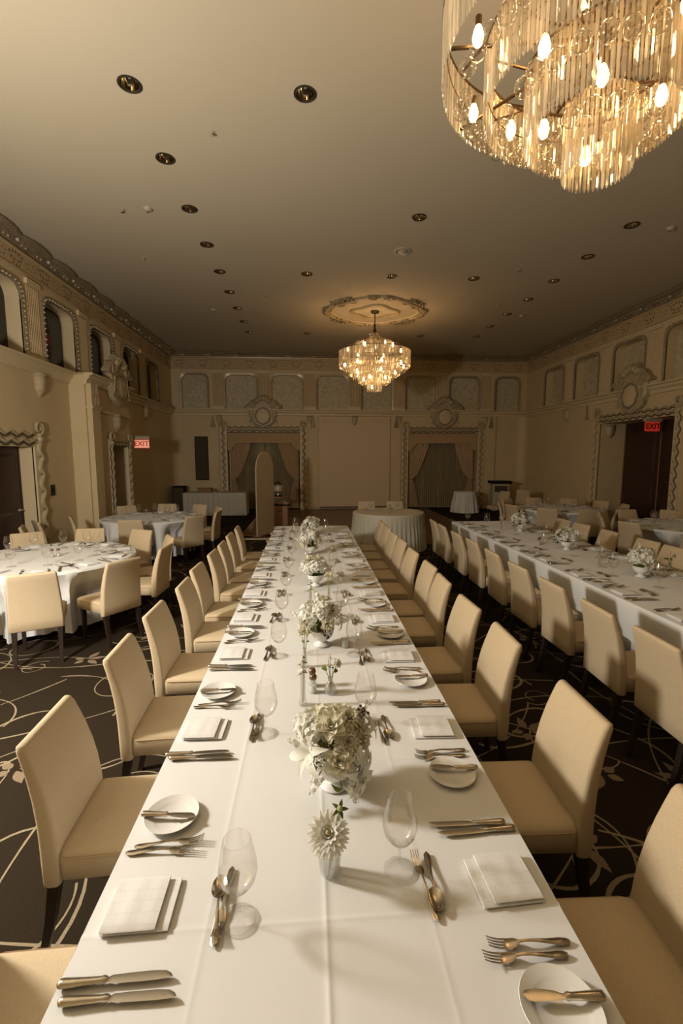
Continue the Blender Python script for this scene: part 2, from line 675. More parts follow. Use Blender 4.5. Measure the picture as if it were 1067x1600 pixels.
def niche_outline(c, hw, z0, z1):
    """flat-topped opening with rounded shoulders, as (along, z) going round"""
    ch = min(.24, hw * .5)
    pts = [(c - hw, z0), (c + hw, z0), (c + hw, z1 - ch)]
    for k in range(1, 5):
        a = pi / 2 * k / 5
        pts.append((c + hw - ch * (1 - cos(a)) * .75, z1 - ch + ch * sin(a) * .95))
    pts += [(c + hw - ch, z1), (c - hw + ch, z1)]
    for k in range(4, 0, -1):
        a = pi / 2 * k / 5
        pts.append((c - hw + ch * (1 - cos(a)) * .75, z1 - ch + ch * sin(a) * .95))
    pts.append((c - hw, z1 - ch))
    return pts


class Wall:
    """frame of one wall: along-coordinate s, height z, depth d (positive into the room)"""

    def __init__(s, kind):
        s.kind = kind

    def p(s, a, z, d=0.0):
        if s.kind == 'back':
            return (a, YB - d, z)
        if s.kind == 'left':
            return (XL + d, a, z)
        return (XR - d, a, z)


WB, WL, WR = Wall('back'), Wall('left'), Wall('right')
NZ0, NZ1 = LEDGE, 4.68
BACK_N = [(RC + (k - 3.5) * 1.575, .53 if 0 < k < 7 else .43) for k in range(8)]
SIDE_N = [(14.6 - 1.735 * k, .545) for k in range(11)]
LEFT_N = [n for n in SIDE_N if n[0] > -2.5]
RIGHT_N = LEFT_N

WIN_X = (RC - 3.2, RC + 3.2)
WIN_HW, WIN_Z = 1.27, 2.74


def shell(wall, a0, a1, niches, notches, depth, name, label, dark):
    """wall face with niche openings and floor-level notches (doors, windows), plus jambs"""
    mb = MB()
    out = [(a0, 0)]
    for (c0, c1, zt) in sorted(notches):
        out += [(c0, 0), (c0, zt), (c1, zt), (c1, 0)]
    out += [(a1, 0), (a1, ZC), (a0, ZC)]
    loops = [[wall.p(a, z) for a, z in out]]
    for c, hw in niches:
        loops.append([wall.p(a, z) for a, z in niche_outline(c, hw, NZ0, NZ1)])
    mb.poly(loops)
    w_ = struct(mb.build(name, 'wall', smooth=False), label)
    jb, beads = MB(), MB()
    for c, hw in niches:
        ol = niche_outline(c, hw, NZ0, NZ1)
        jb.loft([[wall.p(a, z, 0) for a, z in ol], [wall.p(a, z, -depth) for a, z in ol]], False)
        pn = MB()
        pn.poly([[wall.p(a, z, -depth) for a, z in ol]])
        pn.build('niche_panel', 'night' if dark else 'damask', w_, smooth=False)
        # raised frame round the niche
        big = niche_outline(c, hw + .055, NZ0 + .001, NZ1 + .055)
        fr = MB()
        n = len(ol)
        fr.loft([[wall.p(a, z, .0) for a, z in big], [wall.p(a, z, .035) for a, z in big], [wall.p(a, z, .02) for a, z in ol], [wall.p(a, z, -.02) for a, z in ol]], False)
        fr.build('niche_frame', 'gilt', w_)
        for i in range(2, n):
            (xa, za), (xb, zb) = ol[i], ol[(i + 1) % n]
            d = hypot(xb - xa, zb - za)
            if i == n - 1 or i == 1:
                pass
            for k in range(max(1, int(d / .085))):
                t = (k + .5) / max(1, int(d / .085))
                sg = 1 if xa + (xb - xa) * t > c else -1
                beads.ball(wall.p(xa + (xb - xa) * t + sg * .03 * (1 if abs(xa - c) > hw * .6 else 0), za + (zb - za) * t + .02, .035), .017, 6, 4)
    # right-hand edge of each opening gets its beads too
    for c, hw in niches:
        for k in range(11):
            beads.ball(wall.p(c + hw + .03, NZ0 + .06 + k * .085, .035), .017, 6, 4)
    jb.build('niche_jamb', 'wall', w_)
    o = beads.build('bead_trim', 'pearl', w_)
    o['kind'] = 'stuff'
    return w_


wall_back = shell(WB, XL - .3, XR + .3, BACK_N, [(x - WIN_HW, x + WIN_HW, WIN_Z) for x in WIN_X], .12, 'wall_back',
                  'cream plaster back wall with damask niches above two curtained windows', False)
BAY0, BAY1, BAYD = 9.55, 11.75, .30         # projecting bay with the small doorway on the left wall
wall_left = shell(WL, YF, YB, LEFT_N, [(6.6, 8.22, 2.06), (10.55, 11.55, 2.12)], .25, 'wall_left',
                  'cream plaster wall on the left with dark arched openings above a ledge', True)
wall_right = shell(WR, YF, YB, RIGHT_N, [(9.5, 12.08, 2.77)], .25, 'wall_right',
                   'cream plaster wall on the right with blind niches above a ledge', False)
mb = MB().box(XL - .6, XR + .9, YF - .1, YF, 0, ZC)
struct(mb.build('wall_front', 'wall', smooth=False), 'plain plaster wall behind the camera')

# ------------------------------------------------------------------ ledge, cornice, frieze, all swept along the walls
def sweep_profile(wall, prof, a0, a1, step, var=None):
    n = max(1, int(abs(a1 - a0) / step))
    secs = []
    for i in range(n + 1):
        a = a0 + (a1 - a0) * i / n
        secs.append([wall.p(a, z, d) for d, z in (var(a, prof) if var else prof)])
    return secs


ledge_prof = [(0, LEDGE - .22), (.04, LEDGE - .21), (.05, LEDGE - .14), (.10, LEDGE - .10), (.11, LEDGE - .05), (.17, LEDGE - .035), (.17, LEDGE), (0, LEDGE + .002)]


SCP = .875


def scallop(a, prof):
    """thin crown whose lip swings out in broad scallops over a shadowed cove"""
    u = ((a - .2) / SCP) % 1.0
    k = .10 * abs(sin(pi * u)) ** .7 + .010 * sin(a * 41)
    k2 = .05 * abs(sin(pi * u)) ** .7
    return [(0, ZC - .17), (.03, ZC - .165), (.035, ZC - .12), (.05 + k2, ZC - .105), (.06 + k2, ZC - .085), (.06 + k * .6, ZC - .07), (.13 + k, ZC - .062), (.155 + k, ZC - .045), (.15 + k, ZC - .025), (.10 + k * .8, ZC - .012), (.10 + k * .8, ZC - .001), (0, ZC - .001)]



for wall, par, a0, a1 in ((WB, wall_back, XL, XR), (WL, wall_left, YF, YB), (WR, wall_right, YF, YB)):
    mb = MB()
    if wall is WL:
        for s0, s1, dd in ((YF, BAY0, 0), (BAY0, BAY1, BAYD), (BAY1, YB, 0)):
            mb.loft(sweep_profile(wall, [(d + dd, z) for d, z in ledge_prof], s0, s1, 2), True)
        mb.box(XL, XL + BAYD, BAY0 - .0, BAY1, LEDGE - .03, LEDGE - .002)
    else:
        mb.loft(sweep_profile(wall, ledge_prof, a0, a1, 2), True)
    mb.build('ledge', 'moulding', par)
    MB().loft(sweep_profile(wall, None, a0, a1, .05, scallop), True).build('cornice', 'gilt', par)
    pe, fz, hole_shade = MB(), MB(), MB()
    for k in range(int((a1 - a0) / SCP) + 1):
        a = .2 + (math.ceil((a0 - .2) / SCP) + k) * SCP
        if a0 + .1 < a < a1 - .1:
            pe.ball(wall.p(a, ZC - .10, .10), .030, 8, 6)
            for da in (-.28, -.17, .17, .28):
                pe.ball(wall.p(a + da, ZC - .125, .06), .016, 6, 4)
    o = pe.build('cornice_pearl_row', 'pearl', par)
    o['kind'] = 'stuff'
    # frieze band; dark discs paint the shade inside its pierced clusters
    fz.loft(sweep_profile(wall, [(0, 4.86), (.03, 4.865), (.035, 4.89), (.012, 4.90), (.012, 5.17), (.04, 5.18), (.04, 5.205), (0, 5.21)], a0, a1, 2), True)
    fz.build('frieze', 'wall_dark', par)
    k = a0 + .3
    j = 0
    while k < a1 - .2:
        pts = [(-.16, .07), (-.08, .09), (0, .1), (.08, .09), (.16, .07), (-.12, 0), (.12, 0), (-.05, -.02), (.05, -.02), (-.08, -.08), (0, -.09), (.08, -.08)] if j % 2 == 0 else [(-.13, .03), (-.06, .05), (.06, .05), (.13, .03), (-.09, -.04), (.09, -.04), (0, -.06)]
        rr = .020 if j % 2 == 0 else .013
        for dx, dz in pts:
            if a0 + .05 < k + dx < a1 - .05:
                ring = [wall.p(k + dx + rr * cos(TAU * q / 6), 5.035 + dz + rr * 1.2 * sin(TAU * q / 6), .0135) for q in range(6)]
                hole_shade.add(ring, [tuple(range(6))])
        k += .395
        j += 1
    o = hole_shade.build('painted_hole_shade', 'shade_and_dark_trim', par, smooth=False)
    o['kind'] = 'stuff'

# corner fillets that soften the meeting of walls
for sx, xw in ((1, XL), (-1, XR)):
    mb = MB()
    secs = []
    for z in (0, LEDGE - .2):
        secs.append([(xw + sx * (.28 * (1 - sin(pi / 2 * t / 5))), YB - .28 * (1 - cos(pi / 2 * t / 5)), z) for t in range(6)])
    mb.loft(secs, False, False)
    struct(mb.build('trim_%d' % (3 if sx > 0 else 4), 'wall'), 'rounded plaster corner at the %s end of the back wall' % ('left' if sx > 0 else 'right'))


# piers between niches: reeded pilaster strips with a plinth, corbel drops under the ledge
def corbel(mb, wall, a, zt, sc=1.0, d0=0.0):
    prof = [(.125, 0), (.14, .03), (.11, .06), (.125, .11), (.12, .2), (.10, .26), (.105, .29), (.06, .35), (.03, .39), (.0, .40)]
    n = 10
    secs = []
    for r, z in prof:
        secs.append([wall.p(a + sc * r * cos(pi * j / n) * (1 + .06 * cos(9 * pi * j / n)), zt - z * sc, d0 + sc * r * sin(pi * j / n) * .95) for j in range(n + 1)])
    mb.loft(secs, False, False)


for wall, par, ns in ((WB, wall_back, BACK_N), (WL, wall_left, LEFT_N), (WR, wall_right, RIGHT_N)):
    cs = sorted(c for c, h in ns)
    piers = [(cs[i] + cs[i + 1]) / 2 for i in range(len(cs) - 1)]
    reed, plinth = MB(), MB()
    for q, a in enumerate(piers):
        for k in range(-3, 4):
            x0, x1 = a + k * .052 - .014, a + k * .052 + .014
            v = [wall.p(x, z, d) for z in (LEDGE + .12, 4.72) for x, d in ((x0, 0), (a + k * .052, .018), (x1, 0))]
            reed.add(v, [(0, 1, 4, 3), (1, 2, 5, 4)])
        v0 = [wall.p(a + sx * .20, z, d) for z in (LEDGE, LEDGE + .085) for sx in (-1, 1) for d in (0, .06)]
        plinth.add(v0, [(0, 1, 3, 2), (4, 6, 7, 5), (0, 4, 5, 1), (2, 3, 7, 6), (1, 5, 7, 3)])
        v0 = [wall.p(a + sx * .19, z, d) for z in (4.74, 4.83) for sx in (-1, 1) for d in (0, .05)]
        plinth.add(v0, [(0, 1, 3, 2), (4, 6, 7, 5), (0, 4, 5, 1), (2, 3, 7, 6), (1, 5, 7, 3)])
        cb = MB()
        if wall is WB or not (9.0 < a < 12.9):
            corbel(cb, wall, a, LEDGE - .2, 1.0 if wall is not WB else .9)
            if wall is WB and min(abs(a - x) for x in WIN_X) < 1.5:
                continue
            cb.build('corbel', 'ornament', par)
    reed.build('pier_reeding', 'wall_dark', par)
    plinth.build('pier_plinth', 'moulding', par, smooth=False)


# ------------------------------------------------------------------ cartouches
def arc_pts(cx, cz, r, a0, a1, n):
    return [(cx + r * cos(a0 + (a1 - a0) * k / n), cz + r * sin(a0 + (a1 - a0) * k / n)) for k in range(n + 1)]


def cartouche(wall, par, a, z, sc, d0=.02):
    """carved shield with a scalloped crest, two scrolls and an eight-sided medallion"""
    half = [(0, .66), (.13, .63), (.2, .53), (.25, .47), (.34, .47), (.42, .41), (.50, .32), (.60, .25), (.62, .20), (.50, .17), (.47, .08), (.49, -.05), (.40, -.18), (.36, -.30), (.24, -.40), (.12, -.44), (0, -.50)]
    out = half + [(-x, y) for x, y in half[-2:0:-1]]
    P = lambda x, y, d: wall.p(a + x * sc, z + y * sc, d0 + d * sc)
    mb = MB()
    ins = [(x * .90, y * .90) for x, y in out]
    mb.loft([[P(x, y, -.05) for x, y in out], [P(x, y, .06) for x, y in out], [P(x, y, .10) for x, y in ins]], False)
    mb.poly([[P(x, y, .10) for x, y in ins]])
    root = mb.build('cartouche', 'ornament', par)
    # crest lobes, scrolls
    lb = MB()
    for k in range(-2, 3):
        an = pi / 2 + k * .42
        c = (cos(an) * .27, .26 + sin(an) * .26)
        pts = [P(x * .07 + c[0], y * .10 + c[1], .14 * (1 - .0)) for x, y in [(0, 0)]]
        lb.ball((0, 0, 0), 1, 8, 6, mx=Matrix.Translation(Vector(P(c[0], c[1], .10))) @ Matrix.Scale(.10 * sc, 4))
    for sg in (-1, 1):
        sp = []
        for k in range(26):
            t = k / 25
            r = .115 * (1 - .8 * t)
            an = pi * .9 - sg * 0 + t * 3.6 * pi
            sp.append(P(sg * (.36 + r * cos(an)), .30 + r * sin(an), .12))
        lb.tube(sp, [.026 * sc * (1 - .5 * k / 25) for k in range(26)], 6)
        sp = [P(sg * (.30 + .16 * t), .10 - .45 * t + .08 * sin(t * 9), .11) for t in [q / 10 for q in range(11)]]
        lb.tube(sp, [.03 * sc * (1 - .6 * q / 10) for q in range(11)], 6)
        sp = [P(sg * x, y + .0, .105) for x, y in half[4:9]]
        lb.tube(sp, .022 * sc, 6)
    top = [P(x, y - .02, .105) for x, y in out if y > .44]
    lb.build('crest_scroll', 'ornament', root)
    # medallion: eight-lobed ring round a shallow dome
    md = MB()
    ring = []
    for k in range(64):
        an = TAU * k / 64 + pi / 2
        r = .235 + .022 * abs(cos(4 * (an - pi / 2)))
        ring.append(P(r * cos(an), -.08 + r * sin(an) * 1.08, .115))
    md.tube(ring, .021 * sc, 6, closed=True)
    md.build('medallion_ring', 'gilt', root)
    dm = MB()
    dm.grid(lambda u, v: P(.22 * v * cos(TAU * u), -.08 + .235 * v * sin(TAU * u), .105 + .03 * (1 - v * v)), 24, 4, wrap=True)
    dm.build('medallion', 'moulding', root)
    return root


cartouche(WB, wall_back, WIN_X[0], 3.36, 1.0, .06)
cartouche(WB, wall_back, WIN_X[1], 3.36, 1.0, .06)
cartouche(WR, wall_right, 10.78, 3.42, 1.05, .06)
cartouche(WL, wall_left, 10.95, 3.50, 1.0, BAYD + .05)


# ------------------------------------------------------------------ door and window surrounds
def surround(wall, par, a0, a1, zt, wd, d0, dots=True, amp=.035, pitch=.24):
    """pale flat casing with a wavy rope moulding, studs and scrolled top corners"""
    fr = MB()
    for (s0, s1, z0, z1) in ((a0 - wd, a0, 0, zt + wd), (a1, a1 + wd, 0, zt + wd), (a0, a1, zt, zt + wd)):
        v = [wall.p(s, z, d) for z in (z0, z1) for s in (s0, s1) for d in (d0 - .02, d0 + .03)]
        fr.add(v, [(0, 1, 3, 2), (4, 6, 7, 5), (0, 4, 5, 1), (2, 3, 7, 6), (1, 5, 7, 3)])
    root = fr.build('casing', 'moulding', par, smooth=False)
    rope, line, stud = MB(), MB(), MB()
    for sg, s in ((-1, a0), (1, a1)):
        pts, pts2 = [], []
        n = int((zt + wd * .5) / .04)
        for k in range(n + 1):
            z = (zt + wd * .5) * k / n
            wv = amp * sin(TAU * z / pitch)
            pts.append(wall.p(s + sg * (wd * .5 + wv), z, d0 + .045))
            pts2.append(wall.p(s + sg * (wd * .5 + wv) + sg * .045, z, d0 + .032))
        rope.tube(pts, .032, 6)
        line.tube(pts2, .013, 5)
        if dots:
            z = .1
            while z < zt:
                stud.ball(wall.p(s + sg * (wd * .5 - amp * 1.1), z, d0 + .05), .022, 6, 5)
                z += pitch
    for off, r, which in ((.36, .030, rope), (.66, .013, line), (.16, .013, line), (.84, .022, rope)):
        n = int((a1 - a0) / .04)
        which.tube([wall.p(a0 + (a1 - a0) * k / n, zt + wd * off + amp * .6 * sin(TAU * k * .04 / pitch), d0 + .045) for k in range(n + 1)], r, 6)
    for sg, s in ((-1, a0 - wd * .5), (1, a1 + wd * .5)):
        sp = []
        for k in range(22):
            t = k / 21
            r = .12 * (1 - .75 * t)
            an = -pi / 2 + t * 3.2 * pi
            sp.append(wall.p(s + sg * (-.02 + r * cos(an)), zt + wd + .06 + r * sin(an), d0 + .06))
        rope.tube(sp, [.034 * (1 - .55 * k / 21) for k in range(22)], 6)
        rope.ball(wall.p(s, zt + wd * .5, d0 + .05), .06, 8, 6)
    rope.build('rope_moulding', 'ornament', root)
    line.build('painted_groove_shade', 'shade_and_dark_trim', root)  # dark raised tubes imitate the shade of a groove
    if dots:
        o = stud.build('stud_row', 'gilt', root)
        o['kind'] = 'stuff'
    return root


def pilaster(wall, par, a0, a1, d0, zt=LEDGE - .2, d1=.07):
    mb = MB()
    v = lambda s0, s1, z0, z1, dd: mb.add([wall.p(s, z, d) for z in (z0, z1) for s in (s0, s1) for d in (d0 - .01, d0 + dd)], [(0, 1, 3, 2), (4, 6, 7, 5), (0, 4, 5, 1), (2, 3, 7, 6), (1, 5, 7, 3)])
    v(a0, a1, 0, zt, d1)
    v(a0 - .03, a1 + .03, 0, .22, d1 + .03)
    v(a0 - .03, a1 + .03, 2.84, 2.90, d1 + .03)
    root = mb.build('pilaster', 'wall', par, smooth=False)
    lf = MB()
    c, hw = (a0 + a1) / 2, (a1 - a0) / 2
    # trailing leaf ornament between the neck and the ledge
    for k in range(9):
        z = 2.93 + k * .042
        r = .055 * (1 - .06 * k)
        for sg in (-1, 1):
            lf.ball(wall.p(c + sg * r * (1.1 - .1 * k), z, d0 + d1 + .02), .034 - .0022 * k, 6, 4)
    lf.tube([wall.p(c, 2.9 + .42 * k / 8, d0 + d1 + .03) for k in range(9)], [.05 - .004 * k for k in range(9)], 6)
    lf.build('leaf_carving', 'gilt', root)
    return root


for i, x in enumerate(WIN_X):
    surround(WB, wall_back, x - WIN_HW, x + WIN_HW, WIN_Z, .22, 0)
    pilaster(WB, wall_back, x - WIN_HW - .64, x - WIN_HW - .27, 0)
    pilaster(WB, wall_back, x + WIN_HW + .27, x + WIN_HW + .64, 0)
surround(WR, wall_right, 9.5, 12.08, 2.77, .24, 0)
pilaster(WR, wall_right, 12.42, 12.78, 0)
pilaster(WR, wall_right, 8.75, 9.1, 0)
surround(WL, wall_left, 6.6, 8.22, 2.06, .26, 0, amp=.04, pitch=.3)

# projecting bay on the left wall with its own doorway
mb = MB()
out = [(BAY0 + .0, 0), (10.55, 0), (10.55, 2.12), (11.55, 2.12), (11.55, 0), (BAY1, 0), (BAY1, LEDGE - .02), (BAY0, LEDGE - .02)]
mb.poly([[WL.p(a, z, BAYD) for a, z in out]])
for s in (BAY0, BAY1):
    mb.add([WL.p(s, 0, 0), WL.p(s, 0, BAYD), WL.p(s, LEDGE - .02, BAYD), WL.p(s, LEDGE - .02, 0)], [(0, 1, 2, 3)])
bay = mb.build('projecting_bay', 'wall', wall_left, smooth=False)
MB().loft(sweep_profile(WL, [(BAYD, 2.80), (BAYD + .05, 2.81), (BAYD + .05, 2.86), (BAYD, 2.87)], 9.95, BAY1 + .02, 1), True).build('string_course', 'moulding', wall_left)
surround(WL, wall_left, 10.62, 11.50, 2.12, .15, BAYD, amp=.03, pitch=.2)
pilaster(WL, wall_left, 9.60, 9.95, BAYD - .02, d1=.12)
cb = MB()
corbel(cb, WL, 10.95, 2.84, 1.0, BAYD)
cb.build('corbel', 'ornament', wall_left)

# doors and their deep recesses
def recess(par, wall, a0, a1, zt, d_in, d_out):
    mb = MB()
    ol = [(a0, 0), (a0, zt), (a1, zt), (a1, 0)]
    mb.loft([[wall.p(a, z, d_out) for a, z in ol], [wall.p(a, z, d_in) for a, z in ol]], False, False)
    mb.build('door_reveal', 'wall', par, smooth=False)


def door(num, wall, a0, a1, zt, d, label, leaves=1, handle_at=None):
    mb = MB()
    v = [wall.p(s, z, dd) for z in (.0, zt) for s in (a0, a1) for dd in (d - .06, d)]
    mb.add(v, [(0, 1, 3, 2), (4, 6, 7, 5), (0, 4, 5, 1), (2, 3, 7, 6), (1, 5, 7, 3), (0, 2, 6, 4)])
    root = struct(mb.build('door_%d' % num, 'door', smooth=False), label)
    wl = (a1 - a0) / leaves
    for k in range(leaves):
        s0, s1 = a0 + k * wl, a0 + (k + 1) * wl
        for (u0, u1) in ((.12, .48), (.54, .94)):
            p_ = MB()
            z0, z1 = zt * u0, zt * u1
            ol = [(s0 + .14, z0), (s1 - .14, z0), (s1 - .14, z1), (s0 + .14, z1)]
            il = [(s0 + .19, z0 + .05), (s1 - .19, z0 + .05), (s1 - .19, z1 - .05), (s0 + .19, z1 - .05)]
            p_.loft([[wall.p(a, z, d + .0) for a, z in ol], [wall.p(a, z, d + .025) for a, z in il]], False)
            p_.poly([[wall.p(a, z, d + .025) for a, z in il]])
            p_.build('door_panel', 'door', root, smooth=False)
        fr = MB()
        fr.add([wall.p(s, z, dd) for z in (0, zt) for s in (s1 - .025, s1) for dd in (d, d + .012)], [(0, 1, 3, 2), (4, 6, 7, 5), (0, 4, 5, 1), (2, 3, 7, 6), (1, 5, 7, 3)])
        fr.build('door_edge', 'raw_wood' if num == 3 else 'door', root, smooth=False)
    if handle_at:
        h = MB()
        h.tube([wall.p(handle_at, 1.0, d), wall.p(handle_at, 1.0, d + .06), wall.p(handle_at - .12, 1.0, d + .06)], .011, 8)
        h.ball(wall.p(handle_at, 1.0, d + .01), .028, 8, 6)
        h.build('door_handle', 'silver', root)
    return root


recess(wall_left, WL, 6.6, 8.22, 2.06, -.30, 0)
door(1, WL, 6.6, 8.22, 2.06, -.24, 'dark wooden double door in the left wall beside the round table', 2, 8.1)
recess(wall_left, WL, 10.55, 11.55, 2.12, -.25, BAYD)
door(2, WL, 10.55, 11.55, 2.12, -.18, 'dark door deep in the narrow doorway of the left bay', 1)
recess(wall_right, WR, 9.5, 12.08, 2.77, -.80, 0)
door(3, WR, 9.5, 12.08, 2.77, -.72, 'tall dark double door in the deep recess under the right exit sign', 2)
# carved bracket inside the right door recess
cb = MB()
corbel(cb, WB, 8.10, 2.74, .9, YB - 12.05)
cb.build('corbel', 'ornament', wall_right)

# ------------------------------------------------------------------ windows with curtains
def pleat_sheet(x0f, x1f, z0, z1, y, amp, waves, nu, nv, phase=0.0):
    """hanging cloth from z1 down to z0; x0f and x1f give its two edges at height fraction v (0 bottom)"""
    def fn(u, v):
        xa, xb = x0f(v), x1f(v)
        return (xa + (xb - xa) * u, y + amp * sin(TAU * waves * u + phase) * (1 if v < .97 else .6), z0 + (z1 - z0) * v)
    return MB().grid(fn, nu, nv)


for i, x in enumerate(WIN_X):
    side = ('behind the arched board', 'beside the small clothed table')[i]
    pos = ('left', 'right')[i]
    fr = MB()
    yy = YB + .42
    for k in range(5):
        xx = x - WIN_HW + 2 * WIN_HW * k / 4
        fr.box(xx - .035, xx + .035, yy - .03, yy + .03, 0, WIN_Z)
    for zz in (.06, .75, 1.45, 2.1, WIN_Z - .06):
        fr.box(x - WIN_HW, x + WIN_HW, yy - .025, yy + .025, zz - .03, zz + .03)
    root = struct(fr.build('window_%d' % (i + 1), 'moulding', smooth=False), 'tall %s window of the back wall %s' % (pos, side))
    for k in range(4):
        for j, (za, zb) in enumerate(((.06, .75), (.75, 1.45), (1.45, 2.1), (2.1, WIN_Z - .06))):
            xa = x - WIN_HW + 2 * WIN_HW * k / 4 + .035
            MB().box(xa, xa + WIN_HW / 2 - .07, yy - .004, yy + .004, za + .03, zb - .03).build('window_pane', 'night', root, smooth=False)
    rv = MB()
    ol = [(x - WIN_HW, 0), (x - WIN_HW, WIN_Z), (x + WIN_HW, WIN_Z), (x + WIN_HW, 0)]
    rv.loft([[WB.p(a, z, 0) for a, z in ol], [WB.p(a, z, -.45) for a, z in ol]], False, False)
    rv.box(x - WIN_HW, x + WIN_HW, YB + .45, YB + .5, 0, WIN_Z)
    rv.build('window_reveal', 'wall', root, smooth=False)
    # sheer
    sh = pleat_sheet(lambda v: x - WIN_HW + .05, lambda v: x + WIN_HW - .05, .04, WIN_Z - .05, YB + .30, .022, 30, 240, 3)
    tag(sh.build('sheer_curtain', 'sheer'), 'grey-green sheer voile hanging across the %s back window' % pos, 'curtain')
    # valance with shaped corner drops
    hw = WIN_HW - .005
    out = [(-hw, 2.72), (-hw, 2.12), (-hw + .14, 2.12), (-hw + .16, 2.22), (-hw + .26, 2.28), (-hw + .30, 2.38), (hw - .30, 2.38), (hw - .26, 2.28), (hw - .16, 2.22), (hw - .14, 2.12), (hw, 2.12), (hw, 2.72)]
    va = MB()
    mx = Matrix.Translation((x, YB + .04, 0)) @ Matrix.Rotation(pi / 2, 4, 'X')
    va.prism(out, -.03, 0, mx)
    vo = va.build('pelmet', 'valance', smooth=False)
    ed = MB()
    ed.tube([(x + px_, YB + .035, pz_) for px_, pz_ in out[1:11]], .014, 5)
    ed.build('pelmet_edge', 'drape', vo)
    tag(vo, 'flat gold-brown pelmet board across the top of the %s back window' % pos, 'pelmet')
    # tied-back drapes
    for sg, nm in ((-1, 'left'), (1, 'right')):
        def inner(v, sg=sg):
            z = v * 2.55
            tie = 1.05
            if z >= tie:
                t = (z - tie) / (2.55 - tie)
                wdt = .14 + .66 * t ** .75
            else:
                t = (tie - z) / tie
                wdt = .14 + .24 * t ** .6
            return x + sg * (WIN_HW - .07 - wdt)
        d = MB()

        def fn(u, v, sg=sg, inner=inner):
            xo = x + sg * (WIN_HW - .07)
            xi = inner(v)
            z = .05 + 2.5 * v
            squeeze = .35 + .65 * min(1, abs(z - 1.1) / .6)
            sag = 0
            if z > 1.1:
                sag = -.22 * (u) * min(1, (z - 1.1) / .5) * max(0, 1 - (z - 1.1) / 1.45)
            return (xo + (xi - xo) * u, YB + .17 + .035 * squeeze * sin(TAU * 7 * u + .4 * sin(5 * v)) , z + sag)
        d.grid(fn, 64, 26)
        dr = d.build('curtain', 'drape')
        tag(dr, '%s tied-back gold drape of the %s back window' % (nm, pos), 'curtain', 'tied-back drapes at the back windows')
        tb = MB()
        tb.tube([(x + sg * (WIN_HW - .04), YB + .13, 1.16), (x + sg * (WIN_HW - .10), YB + .105, 1.09), (x + sg * (WIN_HW - .2), YB + .11, 1.04), (x + sg * (WIN_HW - .235), YB + .17, 1.05)], .022, 6)
        tb.build('tie_back', 'valance', dr)

# wall screen panel between the windows, with its housing, and dark base line
pn = MB()
pn.box(.36, 2.90, YB - .035, YB, .06, LEDGE - .24)
scr = struct(pn.build('trim_1', 'panel_pale', smooth=False), 'large blank pale panel on the back wall between the windows')
MB().box(.33, .36, YB - .05, YB, .02, LEDGE - .24).build('panel_edge', 'gilt', scr, smooth=False)
MB().box(2.90, 2.93, YB - .05, YB, .02, LEDGE - .24).build('panel_edge', 'gilt', scr, smooth=False)
MB().box(.36, 2.90, YB - .05, YB, .03, .06).build('panel_foot', 'gilt', scr, smooth=False)
for x in (.72, 2.45):
    MB().box(x - .2, x + .2, YB - .06, YB - .03, 3.10, 3.20, .008).build('panel_bracket', 'wall', scr, smooth=False)
# base boards
for num, (wall, a0, a1) in enumerate(((WB, XL, WIN_X[0] - WIN_HW - .24), (WB, WIN_X[0] + WIN_HW + .24, WIN_X[1] - WIN_HW - .24), (WB, WIN_X[1] + WIN_HW + .24, XR))):
    mb = MB().loft(sweep_profile(wall, [(0, 0), (.04, 0), (.04, .10), (.02, .13), (0, .13)], a0, a1, 3))
    struct(mb.build('baseboard_back', 'shade_and_dark_trim', smooth=False), 'dark baseboard along the back wall, %s' % ('left of the left window', 'between the two windows', 'right of the right window')[num])
mb = MB()
for a0, a1 in ((YF, 6.3), (8.5, BAY0), (BAY1, YB)):
    mb.loft(sweep_profile(WL, [(0, 0), (.03, 0), (.03, .14), (.015, .17), (0, .17)], a0, a1, 3))
struct(mb.build('baseboard_left', 'moulding', smooth=False), 'pale baseboard along the left wall')
mb = MB()
for a0, a1 in ((YF, 8.7), (12.8, YB)):
    mb.loft(sweep_profile(WR, [(0, 0), (.03, 0), (.03, .14), (.015, .17), (0, .17)], a0, a1, 3))
struct(mb.build('baseboard_right', 'moulding', smooth=False), 'pale baseboard along the right wall')

# ------------------------------------------------------------------ ceiling rosette
mb = MB()
CHX, CHY = 1.64, 11.62


def quatre(R, k, n, z, wob=0.0, sx=1.12, sy=1.0):
    pts = []
    for i in range(n):
        a = TAU * i / n
        r = R * (1 + k * cos(4 * a) + wob * sin(24 * a))
        pts.append((CHX + sx * r * cos(a), CHY + sy * r * sin(a), z))
    return pts


